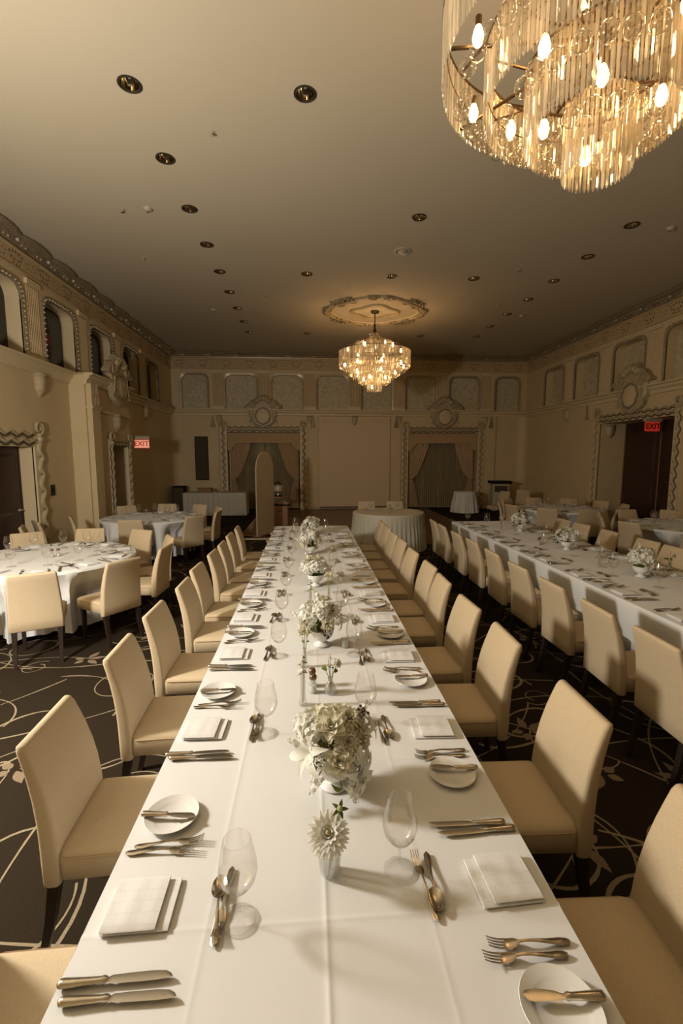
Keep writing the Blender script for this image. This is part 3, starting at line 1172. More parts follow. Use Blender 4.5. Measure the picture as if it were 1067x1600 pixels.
mb.tube(quatre(1.0, .055, 144, ZC - .02, .010), .055, 8, closed=True, sq=.8)
ros = struct(mb.build('trim_2', 'ornament'), 'ornate oval plaster ceiling rosette above the far chandelier')
mb = MB()
mb.tube(quatre(.90, .05, 120, ZC - .012), .022, 6, closed=True)
mb.build('rosette_bead', 'moulding', ros)
mb = MB()
mb.tube(quatre(.46, .13, 96, ZC - .018), .038, 8, closed=True)
mb.build('inner_rosette', 'ornament', ros)
mb = MB()
for q in range(8):
    a = TAU * q / 8
    r = 1.0 * (1 + .055 * cos(4 * a))
    c = (CHX + 1.12 * r * cos(a), CHY + r * sin(a))
    for k in range(9):
        aa = a + (k - 4) * .055
        rr = 1.06 + .07 * abs(cos(k * 1.3)) if q % 2 else 1.0 + .09 * abs(cos(k * 1.1))
        mb.ball((CHX + 1.12 * rr * cos(aa), CHY + rr * sin(aa), ZC - .035), rnd(.028, .05), 6, 5)
    for sg in (-1, 1):
        sp = []
        for k in range(16):
            t = k / 15
            r2 = .10 * (1 - .75 * t)
            an = a + sg * (pi / 2 + t * 2.6 * pi)
            sp.append((c[0] * 1 + cos(a + sg * pi / 2) * .17 + r2 * cos(an), c[1] + sin(a + sg * pi / 2) * .17 + r2 * sin(an), ZC - .04))
        mb.tube(sp, [.026 * (1 - .5 * k / 15) for k in range(16)], 6)
mb.build('leaf_carving', 'gilt', ros)

# ================================================================== CEILING FIXTURES
def build_downlight():
    root = thing('downlight', 'x', 'downlight')
    MB().lathe([(.112, 0), (.112, -.006), (.096, -.010), (.084, -.004), (.084, .004)], 28).build('trim_ring', 'can', root)
    MB().lathe([(.086, .002), (.083, .03), (.074, .07), (.060, .105), (.048, .125), (.0, .128)], 28).build('reflector', 'reflector', root)
    MB().lathe([(0, .055), (.018, .058), (.030, .075), (.032, .09), (.020, .115), (.018, .126)], 12).build('lamp', 'lens', root)
    return Proto(root)


dlp = build_downlight()
rows_y = sorted({y for x, y in DL})
cols = {-1.66: 'left column', -.003: 'column over the long centre table', 1.655: 'column in line with the chandeliers', 3.30: 'column right of the chandeliers', 4.95: 'right column'}
for cx in DL_X:
    ys = sorted(y for x, y in DL if x == cx)
    for i, y in enumerate(ys):
        dlp.place((cx, y, ZC), 0, 'recessed ceiling downlight, %s from the camera, %s' % (ORD[i], cols[cx]), 'recessed downlights')

for n, (x, y, lab) in enumerate(((-2.25, 7.2, 'white dome smoke detector beside the left downlights, closer of two'), (-2.25, 11.75, 'small dome smoke detector by the left downlights, farther of two'),
                                 (5.60, 7.2, 'dome smoke detector beside the nearest right-column downlight'), (5.35, 11.7, 'dome smoke detector near the far right downlights'))):
    t = thing('smoke_detector', lab, 'smoke detector', (x, y, ZC), 0, 'smoke detectors')
    MB().lathe([(.062, 0), (.062, -.012), (.05, -.03), (.03, -.038), (0, -.04)], 18).build('detector_body', 'plastic', t)
    MB().lathe([(.02, -.038), (.02, -.052), (.012, -.056), (0, -.056)], 10).build('sensor_cap', 'reflector', t)
t = thing('ceiling_vent', 'round pale ceiling vent between downlights before the plaster rosette', 'vent', (1.64, 8.3, ZC))
MB().lathe([(.15, 0), (.15, -.012), (.12, -.018), (.115, -.006)], 28).build('vent_rim', 'plastic', t)
MB().lathe([(.085, -.008), (.085, -.02), (.05, -.026), (0, -.027)], 22).build('vent_disc', 'plastic', t)
for n, (x, y) in enumerate(((-1.02, 5.55), (-2.62, 7.25), (-2.9, 8.9), (4.0, 8.9), (0.9, 9.9), (-.9, 10.6), (4.4, 10.9))):
    t = thing('sprinkler', '%s of the small sprinkler heads, counting from the camera' % ORD[[0, 1, 2, 3, 4, 5, 6][n]], 'sprinkler', (x, y, ZC), 0, 'ceiling sprinklers')
    MB().lathe([(.035, 0), (.035, -.006), (.012, -.010), (.010, -.03)], 14).build('escutcheon', 'plastic', t)
    MB().lathe([(.0, -.045), (.02, -.046), (.022, -.042), (0, -.04)], 10).build('deflector', 'bronze' if n % 2 else 'plastic', t)


# ================================================================== CHANDELIERS
TIERS = [  # name, radius, top z, rod length, count (z below the ceiling)
    ('crown', .135, -.54, .20, 34), ('shoulder', .475, -.745, .20, 118), ('main', .875, -.955, .375, 226),
    ('second', .63, -1.17, .355, 160), ('third', .40, -1.33, .375, 100), ('basket', .18, -1.53, .375, 46)]


def rod_mesh(L, hw):
    mb = MB()
    sec = [(hw, 0), (.25 * hw, .55 * hw), (-hw, 0), (.25 * hw, -.55 * hw)]
    mb.loft([[(x * .3, y * .3, 0) for x, y in sec], [(x, y, -.012) for x, y in sec], [(x, y, -L + .02) for x, y in sec], [(x * .15, y * .15, -L) for x, y in sec]])
    return mb


def chandelier(x, y, label, near):
    root = thing('chandelier', label, 'chandelier', (x, y, ZC), 0, 'crystal tier chandeliers')
    MB().lathe([(.0, 0), (.10, 0), (.105, -.02), (.08, -.045), (.03, -.06), (0, -.06)], 20).build('canopy', 'dark_metal', root)
    MB().tube([(0, 0, -.04), (0, 0, -.36)], .014, 8).build('hanging_rod', 'dark_metal', root)
    MB().lathe([(.018, -.30), (.026, -.34), (.020, -.38), (.034, -.43), (.05, -.50), (.058, -.55), (0, -.55)], 14).build('stem_collar', 'dark_metal', root)
    fr = MB()
    for nm, R, zt, L, n in TIERS:
        fr.tube([(R * cos(TAU * k / 72), R * sin(TAU * k / 72), zt + .004) for k in range(72)], .008, 5, closed=True)
        fr.tube([(R * .97 * cos(TAU * k / 72), R * .97 * sin(TAU * k / 72), zt - L * .5) for k in range(72)], .004, 4, closed=True) if R > .5 else None
    for k in range(8):
        a = TAU * k / 8
        fr.tube([(.05 * cos(a), .05 * sin(a), -.55), (.46 * cos(a), .46 * sin(a), -.74), (.86 * cos(a), .86 * sin(a), -.95)], .009, 5)
        fr.tube([(.03 * cos(a), .03 * sin(a), -1.20), (.86 * cos(a), .86 * sin(a), -1.30)], .010, 5)
        fr.tube([(.03 * cos(a), .03 * sin(a), -1.45), (.62 * cos(a), .62 * sin(a), -1.345)], .007, 5)
    fr.tube([(0, 0, -.5), (0, 0, -1.72)], .018, 8)
    fr.build('frame', 'bronze', root)
    named = 0
    rest = MB()
    for nm, R, zt, L, n in TIERS:
        hw = TAU * R / n * .42
        rm = rod_mesh(L, hw)
        me = rm.mesh('crystal_rod', 'crystal', False) if near else None
        tier = MB()
        for k in range(n):
            a = TAU * k / n
            tw = a + pi / 2 + (.5 if k % 2 else -.3)
            facing = sin(a) < (-.05 if R > .2 else 2)      # the half turned to the room
            if near and facing and named < 296 and nm in ('main', 'second', 'third', 'basket'):
                link('crystal_rod', me, root, (R * cos(a), R * sin(a), zt), (0, 0, tw))
                named += 1
            else:
                m_ = Matrix.Translation((R * cos(a), R * sin(a), zt)) @ Matrix.Rotation(tw, 4, 'Z')
                (rest if near else tier).add(rm.v, rm.f, m_)
        if not near:
            o = tier.build('crystal_tier', 'crystal', root, smooth=False)
            o['kind'] = 'stuff'
    if near:
        o = rest.build('crystal_rod_rows', 'crystal', root, smooth=False)
        o['kind'] = 'stuff'
    # glass balls hang in rings under the tiers, the bulbs between them
    br = .048
    ball = MB().ball((0, 0, 0), br, 16, 12).mesh('glass_ball', 'bubble')
    rg = random.Random(3)
    for R, z, n in ((.755, -1.385, 44), (.515, -1.545, 30), (.30, -1.715, 17)):
        for k in range(n):
            if R > .7 and k % 11 == 10 or R < .6 and k % 8 == 7:
                continue
            a = TAU * k / n
            link('glass_ball', ball, root, ((R + rg.uniform(-.015, .015)) * cos(a), R * sin(a), z + rg.uniform(-.012, .012)))
    bulb = MB().lathe([(0, -.098), (.018, -.094), (.028, -.076), (.030, -.052), (.023, -.022), (.014, 0)], 12).mesh('bulb', 'bulb')
    sock = MB().lathe([(.016, 0), (.018, .02), (.018, .045), (0, .046)], 8).mesh('socket', 'bronze')
    for R, z, n in ((.74, -1.235, 8), (.51, -1.40, 5), (.29, -1.53, 4), (.06, -1.74, 1), (.66, -.86, 6), (.30, -.72, 3)):
        for k in range(n):
            a = TAU * (k + .37 + R) / n
            s_ = link('lamp_socket', sock, root, (R * cos(a), R * sin(a), z))
            link('bulb', bulb, s_)
    for z, R, q in ((-1.15, .45, 4), (-1.55, .0, 1)):
        for k in range(q):
            a = TAU * (k + .5) / q
            point_light('chandelier_lamp', (x + R * cos(a), y + R * sin(a), ZC + z), CHANDELIER_W[0 if near else 1], .06, (1.0, .60, .26))
    return root


chandelier(1.655, 2.74, 'large tiered crystal chandelier close overhead at the top of the picture', True)
chandelier(CHX, CHY, 'tiered crystal chandelier hanging from the plaster rosette at the far end', False)


# ================================================================== CHAIRS
def build_chair():
    root = thing('dining_chair', 'x', 'chair')
    # seat: rounded upholstered block
    W = .212

    def rr(x0, x1, y0, y1, c, z, n=4):
        pts = []
        for cx, cy, a0 in ((x1 - c, y1 - c, 0), (x0 + c, y1 - c, pi / 2), (x0 + c, y0 + c, pi), (x1 - c, y0 + c, 1.5 * pi)):
            for k in range(n + 1):
                a = a0 + pi / 2 * k / n
                pts.append((cx + c * cos(a), cy + c * sin(a), z))
        return pts
    st = MB()
    secs = []
    for z, k in ((.345, .008), (.350, 0), (.425, 0), (.440, .004), (.452, .014), (.458, .035), (.462, .08)):
        secs.append(rr(-W + k, W - k, -.21 + k * .4, .215 - k, max(.035 - k * .2, .008), z))
    st.loft(secs)
    so = st.build('seat', 'chair', root, angle=60)
    MB().tube([(p[0], p[1], p[2]) for p in rr(-W - .001, W + .001, -.20, .216, .036, .436)], .0035, 4, closed=True).build('piping', 'piping', so)
    # back: leaning curved slab
    bk = MB()
    secs = []
    prof = [(.325, -.200, -.252, .214, .006), (.332, -.196, -.258, .216, 0), (.42, -.196, -.262, .214, 0), (.50, -.200, -.265, .211, 0), (.58, -.209, -.271, .208, 0), (.66, -.224, -.282, .203, 0), (.74, -.246, -.298, .198, 0), (.80, -.267, -.314, .194, 0), (.845, -.284, -.327, .191, 0), (.862, -.294, -.328, .187, .004), (.868, -.302, -.322, .180, .006)]
    for z, yf, yb, hw, k in prof:
        p = rr(-hw, hw, yb, yf, min(.016, (yf - yb) * .45), z, 3)
        secs.append(p)
    bk.loft(secs)
    bk.build('backrest', 'chair', root, angle=60)
    for sx in (-1, 1):
        f = MB()
        f.loft([[(sx * .165 + a * q, .165 + b * q, z) for a, b in ((1, 1), (-1, 1), (-1, -1), (1, -1))] for q, z in ((.013, .0), (.021, .35))])
        f.build('leg', 'leg', root, smooth=False)
        f = MB()
        f.loft([[(sx * .178 + a * q, y + b * q, z) for a, b in ((1, 1), (-1, 1), (-1, -1), (1, -1))] for q, y, z in ((.013, -.295, .0), (.017, -.255, .16), (.021, -.225, .34))])
        f.build('leg', 'leg', root, smooth=False)
    return Proto(root)


chair = build_chair()
CH_L = [1.06, 1.81, 2.52, 3.14, 3.80, 4.36, 5.02, 5.55, 6.18, 6.80]
CH_R = [.42, 1.10, 1.79, 2.55, 3.12, 3.78, 4.28, 4.93, 5.55, 6.06, 6.65, 7.23]
rc = random.Random(5)


def seat_at(y, side, xb, label, group, jit=1):
    """xb is where the top of the back stands; side -1 faces +X, side 1 faces -X"""
    off = .30
    a = -pi / 2 if side < 0 else pi / 2
    chair.place((xb - side * off, y, 0), a + jit * rc.uniform(-.045, .045), label, group)


for i, y in enumerate(CH_L):
    seat_at(y, -1, -1.045 - (.025 if i == 5 else 0) + rc.uniform(-.012, .012), 'beige dining chair, %s from the camera, left side of long centre table' % ORD[i], 'chairs on the left of the centre table')
for i, y in enumerate(CH_R[1:]):
    seat_at(y, 1, 1.145 + rc.uniform(-.012, .012), 'beige dining chair, %s from the camera, right side of long centre table' % ORD[i], 'chairs on the right of the centre table')
CH_RT = [1.72, 2.41, 2.95, 3.58, 4.18, 4.82, 5.48, 6.06, 6.76, 7.28]
for i, y in enumerate(CH_RT[1:]):
    seat_at(y, -1, 2.005 + rc.uniform(-.012, .012), 'beige chair with its back to us, %s from camera, aisle side of right-hand table' % ORD[i], 'chairs on the aisle side of the right table')
CH_RF = [4.15, 4.89, 5.35, 6.09, 6.73, 7.25]
for i, y in enumerate(CH_RF):
    seat_at(y, 1, 4.20 + rc.uniform(-.015, .015), 'beige chair facing the aisle, %s from camera, far side of right-hand table' % ORD[i], 'chairs on the far side of the right table')


def face_chair(x, y, tx, ty, label, group):
    """chair standing with its seat centre at x, y turned towards tx, ty"""
    chair.place((x, y, 0), atan2(ty - y, tx - x) - pi / 2, label, group)


RT = {'near_left': (-3.0, 5.45, .92), 'far_left': (-3.0, 8.95, .88), 'right_back': (5.6, 9.85, .90), 'right_side': (6.32, 7.2, .90)}
RT_CH = {'near_left': ([-67, -34, -3, 28, 62, 96, 129, 161, 215, 254], .98), 'far_left': ([-86, -40, -5, 27, 60, 94, 130, 207], 1.0),
         'right_back': ([-130, -97, -63, -15, 19, 53, 88, 123, 158, 193], 1.0), 'right_side': ([-125, -165, 158, 128, 95, 60], 1.0)}
RT_NM = {'near_left': 'round table nearest the left door', 'far_left': 'far left round table', 'right_back': 'round table before the right exit door', 'right_side': 'round table cut by the right picture edge'}
for key, (cx, cy, r) in RT.items():
    angs, k = RT_CH[key]
    for i, d in enumerate(angs):
        a = radians(d)
        rr_ = r + .12 + rc.uniform(-.02, .03)
        face_chair(cx + rr_ * cos(a), cy + rr_ * sin(a), cx, cy, 'beige dining chair, %s counter-clockwise around the %s' % (ORD[i], RT_NM[key]), 'chairs around the ' + RT_NM[key])
for i, x in enumerate((1.32, 1.98)):
    face_chair(x, 10.2, x, 9.0, 'beige chair behind the skirted couple table, %s of the two' % ('left', 'right')[i], 'chairs at the couple table')
for i, (x, y, tx, ty) in enumerate(((5.55, 13.2, 4.0, 12.6), (6.4, 13.4, 5.6, 12), (-4.15, 7.85, -3.3, 8.6), (-4.0, 7.25, -3.2, 7.6))):
    face_chair(x, y, tx, ty, ('beige chair standing apart in front of the white cabinet', 'beige chair against the right wall beyond the round tables', 'beige chair by the left wall behind a round table, farther of a pair', 'beige chair by the left wall behind a round table, closer of a pair')[i], 'chairs standing apart')


# ================================================================== TABLES AND CLOTHS
def cloth_rect(x0, x1, y0, y1, zt, drop, name, label, creases):
    rg = random.Random(int(abs(x0 * 100)) + 3)
    mb = MB()
    waves = [(rg.uniform(4, 12), rg.uniform(3, 9), rg.uniform(0, 6)) for _ in range(6)]
    prof = ((-.016, -.4), (-.008, -.1), (-.004, .45), (0, 1), (.004, .4), (.008, -.15), (.016, -.45), (.026, -.1))

    def lines_of(ax, a, b):
        cs = [(c, k) for x_, c, k in creases if x_ == ax and a < c < b]
        g = [a + (b - a) * i / int((b - a) / .03) for i in range(int((b - a) / .03) + 1)]
        g = [t for t in g if t in (a, b) or all(abs(t - c) > .03 for c, k in cs)] + [b]
        g += [c + d for c, k in cs for d, h in prof]
        return sorted(set(g))
    xs, ys = lines_of('x', x0, x1), lines_of('y', y0, y1)

    def ridge(t, ax, along):
        h = 0
        for x_, c, k in creases:
            if x_ == ax:
                for d, q in prof:
                    if abs(t - c - d) < 1e-7:
                        h += .95 * k * q * (.7 + .3 * sin(along * 1.9 + c * 7))
        return h
    v = []
    for y in ys:
        for x in xs:
            h = sum(.0004 * sin(a * x + b * y + p_) for a, b, p_ in waves)
            v.append((x, y, zt + h + ridge(x, 'x', y) + ridge(y, 'y', x)))
    k = len(xs)
    mb.add(v, [(j * k + i, j * k + i + 1, (j + 1) * k + i + 1, (j + 1) * k + i) for j in range(len(ys) - 1) for i in range(k - 1)])
    # hanging sides
    per = []
    for (ax, ay, bx, by) in ((x0, y0, x1, y0), (x1, y0, x1, y1), (x1, y1, x0, y1), (x0, y1, x0, y0)):
        L = hypot(bx - ax, by - ay)
        n = int(L / .05)
        for k in range(n):
            per.append((ax + (bx - ax) * k / n, ay + (by - ay) * k / n, (by - ay) / L, -(bx - ax) / L))
    m = len(per)
    rows = [(0, 0), (.003, .010), (.004, .03), (.000, .08), (-.014, .2), (-.050, .29), (-.058, .5), (-.055, drop)]
    secs = []
    for o, dz in rows:
        sec = []
        for i, (x, y, nx_, ny_) in enumerate(per):
            s_ = i * .05
            f = (.010 * sin(s_ * 5.1 + sin(s_ * 1.7) * 2) + .006 * sin(s_ * 13)) * min(1, dz / .5)
            cx_ = 1.0
            sec.append((x + nx_ * (o + f), y + ny_ * (o + f), zt - dz + (.0 if dz < drop else .006 * sin(s_ * 3))))
        secs.append(sec)
    mb.loft(secs, False)
    return tag(mb.build(name, 'cloth', angle=35), label, 'tablecloth')


def table_under(x0, x1, y0, y1, label):
    t = thing('banquet_table', label, 'table', ((x0 + x1) / 2, (y0 + y1) / 2, 0))
    hx, hy = (x1 - x0) / 2 - .02, (y1 - y0) / 2 - .02
    MB().box(-hx, hx, -hy, hy, .715, .742, .004).build('tabletop', 'raw_wood', t, smooth=False)
    for sx in (-1, 1):
        for sy in (-1, 1):
            MB().tube([(sx * (hx - .12), sy * (hy - .2), 0), (sx * (hx - .12), sy * (hy - .2), .715)], .016, 8).build('leg', 'dark_metal', t)
    return t


TZ = .753
MX0, MX1, MY0, MY1 = -.556, .636, .30, 7.60
QX0, QX1, QY0, QY1 = 2.53, 3.70, 1.2, 7.95
table_under(MX0 + .01, MX1 - .01, MY0 + .01, MY1 - .01, 'long centre banquet table under a white cloth')
table_under(QX0 + .01, QX1 - .01, QY0 + .01, QY1 - .01, 'long right-hand banquet table under a white cloth')
cloth_rect(MX0, MX1, MY0, MY1, .75, .70, 'tablecloth', 'white tablecloth on the long centre table', [('x', .035, .0016), ('x', .30, .001), ('x', -.26, .0008), ('y', 1.02, .0016), ('y', 1.62, .001), ('y', 2.22, .0012), ('y', 2.95, .001), ('y', 3.7, .001), ('y', 4.5, .001), ('y', 5.5, .001)])
cloth_rect(QX0, QX1, QY0, QY1, .75, .66, 'tablecloth', 'white tablecloth on the long right-hand table', [('x', 2.9, .001), ('x', 3.2, .002), ('x', 3.4, .001), ('y', 3, .001), ('y', 4.2, .001), ('y', 5.4, .001)])


def round_cloth(cx, cy, r, zt, zb, folds, amp, name, mat_, label, cat='tablecloth', flare=.05, seed=1, dents=()):
    rg = random.Random(seed)
    ph = [rg.uniform(0, 6) for _ in range(4)]
    n = 220
    mb = MB()
    rows = [(0.02, 0), (.5, 0), (.9, 0), (.985, 0), (1.0, .006), (1.006, .03), (1, .10), (1, .22), (1, .38), (1, .55), (1, zt - zb)]
    secs = []
    for k, dz in rows:
        sec = []
        for j in range(n):
            a = TAU * j / n
            q = dz / (zt - zb)
            f = sin(folds * a + 1.3 * sin(3 * a + ph[0]) + ph[1])
            f = f * .7 + .3 * sin(folds * 2.3 * a + ph[2])
            rr_ = r * k + (flare * q + amp * f * min(1, q * 1.5) if dz > .02 else 0)
            if dz > .05:                      # the cloth hangs in behind the seats pushed under it
                dent = max([math.exp(-((((a - b + pi) % TAU) - pi) / .30) ** 4) for b in dents] or [0])
                rr_ -= .26 * dent * min(1, (dz - .05) / .20)
            sec.append((cx + rr_ * cos(a), cy + rr_ * sin(a), zt - dz))
        secs.append(sec)
    mb.loft(secs, False)
    mb.f.append(tuple(range(n)))
    return tag(mb.build(name, mat_, angle=50), label, cat)


for key, (cx, cy, r) in RT.items():
    t = thing('banquet_table', 'plain table hidden beneath the cloth of the ' + RT_NM[key], 'table', (cx, cy, 0))
    MB().lathe([(0, .742), (r - .02, .742), (r - .02, .715), (0, .715)], 40).build('tabletop', 'raw_wood', t, smooth=False)
    for k in range(4):
        a = TAU * k / 4 + .4
        MB().tube([(r * .6 * cos(a), r * .6 * sin(a), 0), (r * .6 * cos(a), r * .6 * sin(a), .715)], .016, 8).build('leg', 'dark_metal', t)
    round_cloth(cx, cy, r, .75, .07, 15, .045, 'tablecloth', 'cloth', 'white floor-length cloth on the ' + RT_NM[key], seed=len(key), flare=.03, dents=[radians(d) for d in RT_CH[key][0]])

# couple table with pleated skirting, small clothed table, skirted buffet at the back
round_cloth(1.64, 9.40, .73, .765, .012, 46, .022, 'table_skirt', 'skirting', 'pleated ivory satin skirt around the couple table', 'table skirt', .05, 5)
t = thing('couple_table', 'round table for two behind the long centre table', 'table', (1.64, 9.4, 0))
MB().lathe([(0, .752), (.70, .752), (.70, .725), (0, .725)], 36).build('tabletop', 'raw_wood', t, smooth=False)
MB().tube([(0, 0, .02), (0, 0, .725)], .04, 10).build('pedestal', 'dark_metal', t)
MB().lathe([(0, .012), (.3, .012), (.3, .03), (.04, .06)], 20).build('base', 'dark_metal', t)
round_cloth(5.22, 15.1, .36, .73, .04, 13, .03, 'tablecloth', 'cloth', 'white cloth on the small round table by the right window', 'tablecloth', .10, 8)
t = thing('side_table', 'small round table under a white cloth by the right window', 'table', (5.22, 15.1, 0))
MB().lathe([(0, .72), (.34, .72), (.34, .70), (0, .70)], 24).build('tabletop', 'raw_wood', t, smooth=False)
MB().tube([(0, 0, 0), (0, 0, .70)], .03, 8).build('pedestal', 'dark_metal', t)


def skirt_rect(x0, x1, y0, y1, zt, zb, label):
    per = []
    for (ax, ay, bx, by) in ((x0, y0, x1, y0), (x1, y0, x1, y1), (x1, y1, x0, y1), (x0, y1, x0, y0)):
        L = hypot(bx - ax, by - ay)
        n = int(L / .018)
        for k in range(n):
            per.append((ax + (bx - ax) * k / n, ay + (by - ay) * k / n, (by - ay) / L, -(bx - ax) / L))
    mb = MB()
    secs = []
    for dz, q in ((0, 0), (.02, .3), (.2, .6), (.45, .9), (zt - zb, 1.2)):
        secs.append([(x + nx * (.012 * q + .016 * q * sin(i * .72)), y + ny * (.012 * q + .016 * q * sin(i * .72)), zt - dz) for i, (x, y, nx, ny) in enumerate(per)])
    mb.loft(secs, False)
    mb.poly([[(x0, y0, zt), (x1, y0, zt), (x1, y1, zt), (x0, y1, zt)]])
    return tag(mb.build('table_skirt', 'skirting', angle=50), label, 'table skirt')


skirt_rect(-3.98, -2.02, 14.85, 15.6, .745, .02, 'pleated ivory skirt around the buffet table by the left window')
t = thing('buffet_table', 'rectangular table inside the pleated skirt by the left window', 'table', (-3.0, 15.22, 0))
MB().box(-.95, .95, -.35, .35, .70, .73, .004).build('tabletop', 'raw_wood', t, smooth=False)
for sx in (-1, 1):
    for sy in (-1, 1):
        MB().tube([(sx * .85, sy * .28, 0), (sx * .85, sy * .28, .70)], .016, 8).build('leg', 'dark_metal', t)

# ================================================================== THINGS AT THE BACK
# arched board on a foot with a prop behind
ax, ay, bx, by = -1.235, 10.92, -.90, 11.74
L = hypot(bx - ax, by - ay)
ang = atan2(by - ay, bx - ax)
t = thing('backdrop_arch', 'tall pale arch-topped board standing before the left curtained window', 'backdrop', ((ax + bx) / 2, (ay + by) / 2, 0), ang)
out = [(-L / 2, 0), (L / 2, 0), (L / 2, 2.0 - L / 2)] + [(L / 2 * cos(pi * k / 20), 2.0 - L / 2 + L / 2 * sin(pi * k / 20)) for k in range(1, 20)] + [(-L / 2, 2.0 - L / 2)]
MB().prism(out, -.014, .014, Matrix.Rotation(pi / 2, 4, 'X') @ Matrix.Translation((0, .022, 0))).build('board', 'white_board', t, smooth=False)
MB().prism([(.02, 0), (.55, 0), (.02, .55)], -.012, .012, Matrix.Translation((-.18, 0, .02)) @ Matrix.Rotation(pi / 2, 4, 'Z') @ Matrix.Rotation(pi / 2, 4, 'X')).build('prop_bracket', 'raw_wood', t, smooth=False)
MB().prism([(.02, 0), (.55, 0), (.02, .55)], -.012, .012, Matrix.Translation((.22, 0, .02)) @ Matrix.Rotation(pi / 2, 4, 'Z') @ Matrix.Rotation(pi / 2, 4, 'X')).build('prop_bracket', 'raw_wood', t, smooth=False)
MB().box(-.45, .45, -.08, .60, 0, .02, .003).build('foot_board', 'raw_wood', t, smooth=False)
o = MB().box(-1.52, -.62, 10.50, 10.62, .001, .03, .004).build('floor_plank', 'white_board', smooth=False)
tag(o, 'pale low plank lying on the floor before the arched board', 'plank')

t = thing('cardboard_box', 'brown cardboard carton on the floor behind the arched board, bottom of the pile', 'box', (-.78, 12.72, .0165))
MB().box(-.2, .2, -.2, .2, 0, .30, .004).build('carton', 'cardboard', t, smooth=False)
MB().box(-.201, .201, -.03, .03, .285, .3015).build('tape', 'raw_wood', t, smooth=False)
t = thing('cardboard_box', 'brown cardboard carton on the pile behind the arched board, second from below', 'box', (-.78, 12.72, .318))
MB().box(-.2, .2, -.2, .2, 0, .24, .004).build('carton', 'cardboard', t, smooth=False)
MB().box(-.06, .06, -.2015, -.19, .08, .13).build('hand_hole_shade', 'shade_and_dark_trim', t, smooth=False)  # dark block painted as the shade inside a hand hole
t = thing('tray', 'dark tray with small plates lying on top of the stacked cartons', 'tray', (-.74, 12.72, .5595))
MB().box(-.24, .24, -.16, .16, 0, .03, .006).build('tray_base', 'black', t, smooth=False)
MB().box(-.10, .18, -.1, .1, .031, .09, .004).build('tray_box', 'raw_wood', t, smooth=False)
MB().lathe([(0, .092), (.09, .095), (.1, .105), (.09, .1), (0, .098)], 16, Matrix.Translation((.04, -.02, 0))).build('small_plate', 'china', t)
t = thing('side_stand', 'small wooden stand behind the cartons holding the beverage dispenser', 'stand', (-.90, 13.45, .0165))
MB().box(-.3, .3, -.22, .22, .70, .73, .004).build('stand_top', 'raw_wood', t, smooth=False)
for sx in (-1, 1):
    for sy in (-1, 1):
        MB().box(sx * .26 - .02, sx * .26 + .02, sy * .18 - .02, sy * .18 + .02, 0, .70).build('leg', 'raw_wood', t, smooth=False)
t = thing('beverage_dispenser', 'glass drink dispenser with metal bands beside the arched board', 'dispenser', (-.88, 13.42, .7465))
MB().lathe([(.10, 0), (.11, .015), (.11, .03), (.09, .04), (0, .04)], 20).build('base', 'dark_metal', t)
MB().lathe([(.085, .042), (.13, .10), (.135, .34), (.12, .36)], 24).build('jar', 'cut_glass', t)
MB().lathe([(.137, .16), (.139, .17), (.139, .30), (.137, .31)], 24).build('label_band', 'plastic', t)
MB().lathe([(.125, .362), (.125, .38), (.04, .40), (.03, .43), (0, .43)], 20).build('lid', 'dark_metal', t)
MB().tube([(0, -.13, .08), (0, -.18, .08), (0, -.18, .05)], .012, 6).build('tap', 'silver', t)

# white cabinet with a black top
t = thing('lectern', 'white cabinet with a black top and dark inset panel by the right pilaster', 'lectern', (6.50, 15.35, 0), radians(-6))
MB().box(-.26, .26, -.22, .22, .06, .98, .006).build('body', 'plastic', t, smooth=False)
MB().box(-.32, .36, -.28, .28, .98, 1.07, .012).build('top', 'black', t, smooth=False)
MB().box(-.215, .215, -.232, -.219, .70, .91, .004).build('inset_panel', 'panel_dark', t, smooth=False)
MB().box(-.25, .25, -.21, .21, 0, .06).build('plinth', 'black', t, smooth=False)
# dark tall panel on the back wall, dark box on the buffet, speaker by the left wall
t = thing('wall_panel', 'tall dark panel fixed to the back wall over the buffet table', 'panel', (-3.70, YB - .05, 1.83))
MB().box(-.225, .225, -.04, .049, -.75, .75, .006).build('panel_case', 'black', t, smooth=False)
MB().box(-.205, .205, -.046, -.04, -.73, .73).build('panel_face', 'panel_dark', t, smooth=False)
t = thing('menu_case', 'small brown case standing on the buffet table', 'case', (-3.38, 15.3, .746))
MB().box(-.22, .22, -.12, .12, 0, .12, .008).build('case_body', 'cardboard', t, smooth=False)
MB().box(-.225, .225, -.125, .125, .12, .135, .004).build('case_lid', 'raw_wood', t, smooth=False)
t = thing('speaker', 'black floor speaker standing by the left wall near the back corner', 'speaker', (-4.32, 15.75, 0))
MB().box(-.2, .2, -.18, .18, 0, .92, .01).build('cabinet', 'black', t, smooth=False)
MB().box(-.17, .17, -.19, -.179, .08, .86, .004).build('grille', 'panel_dark', t, smooth=False)


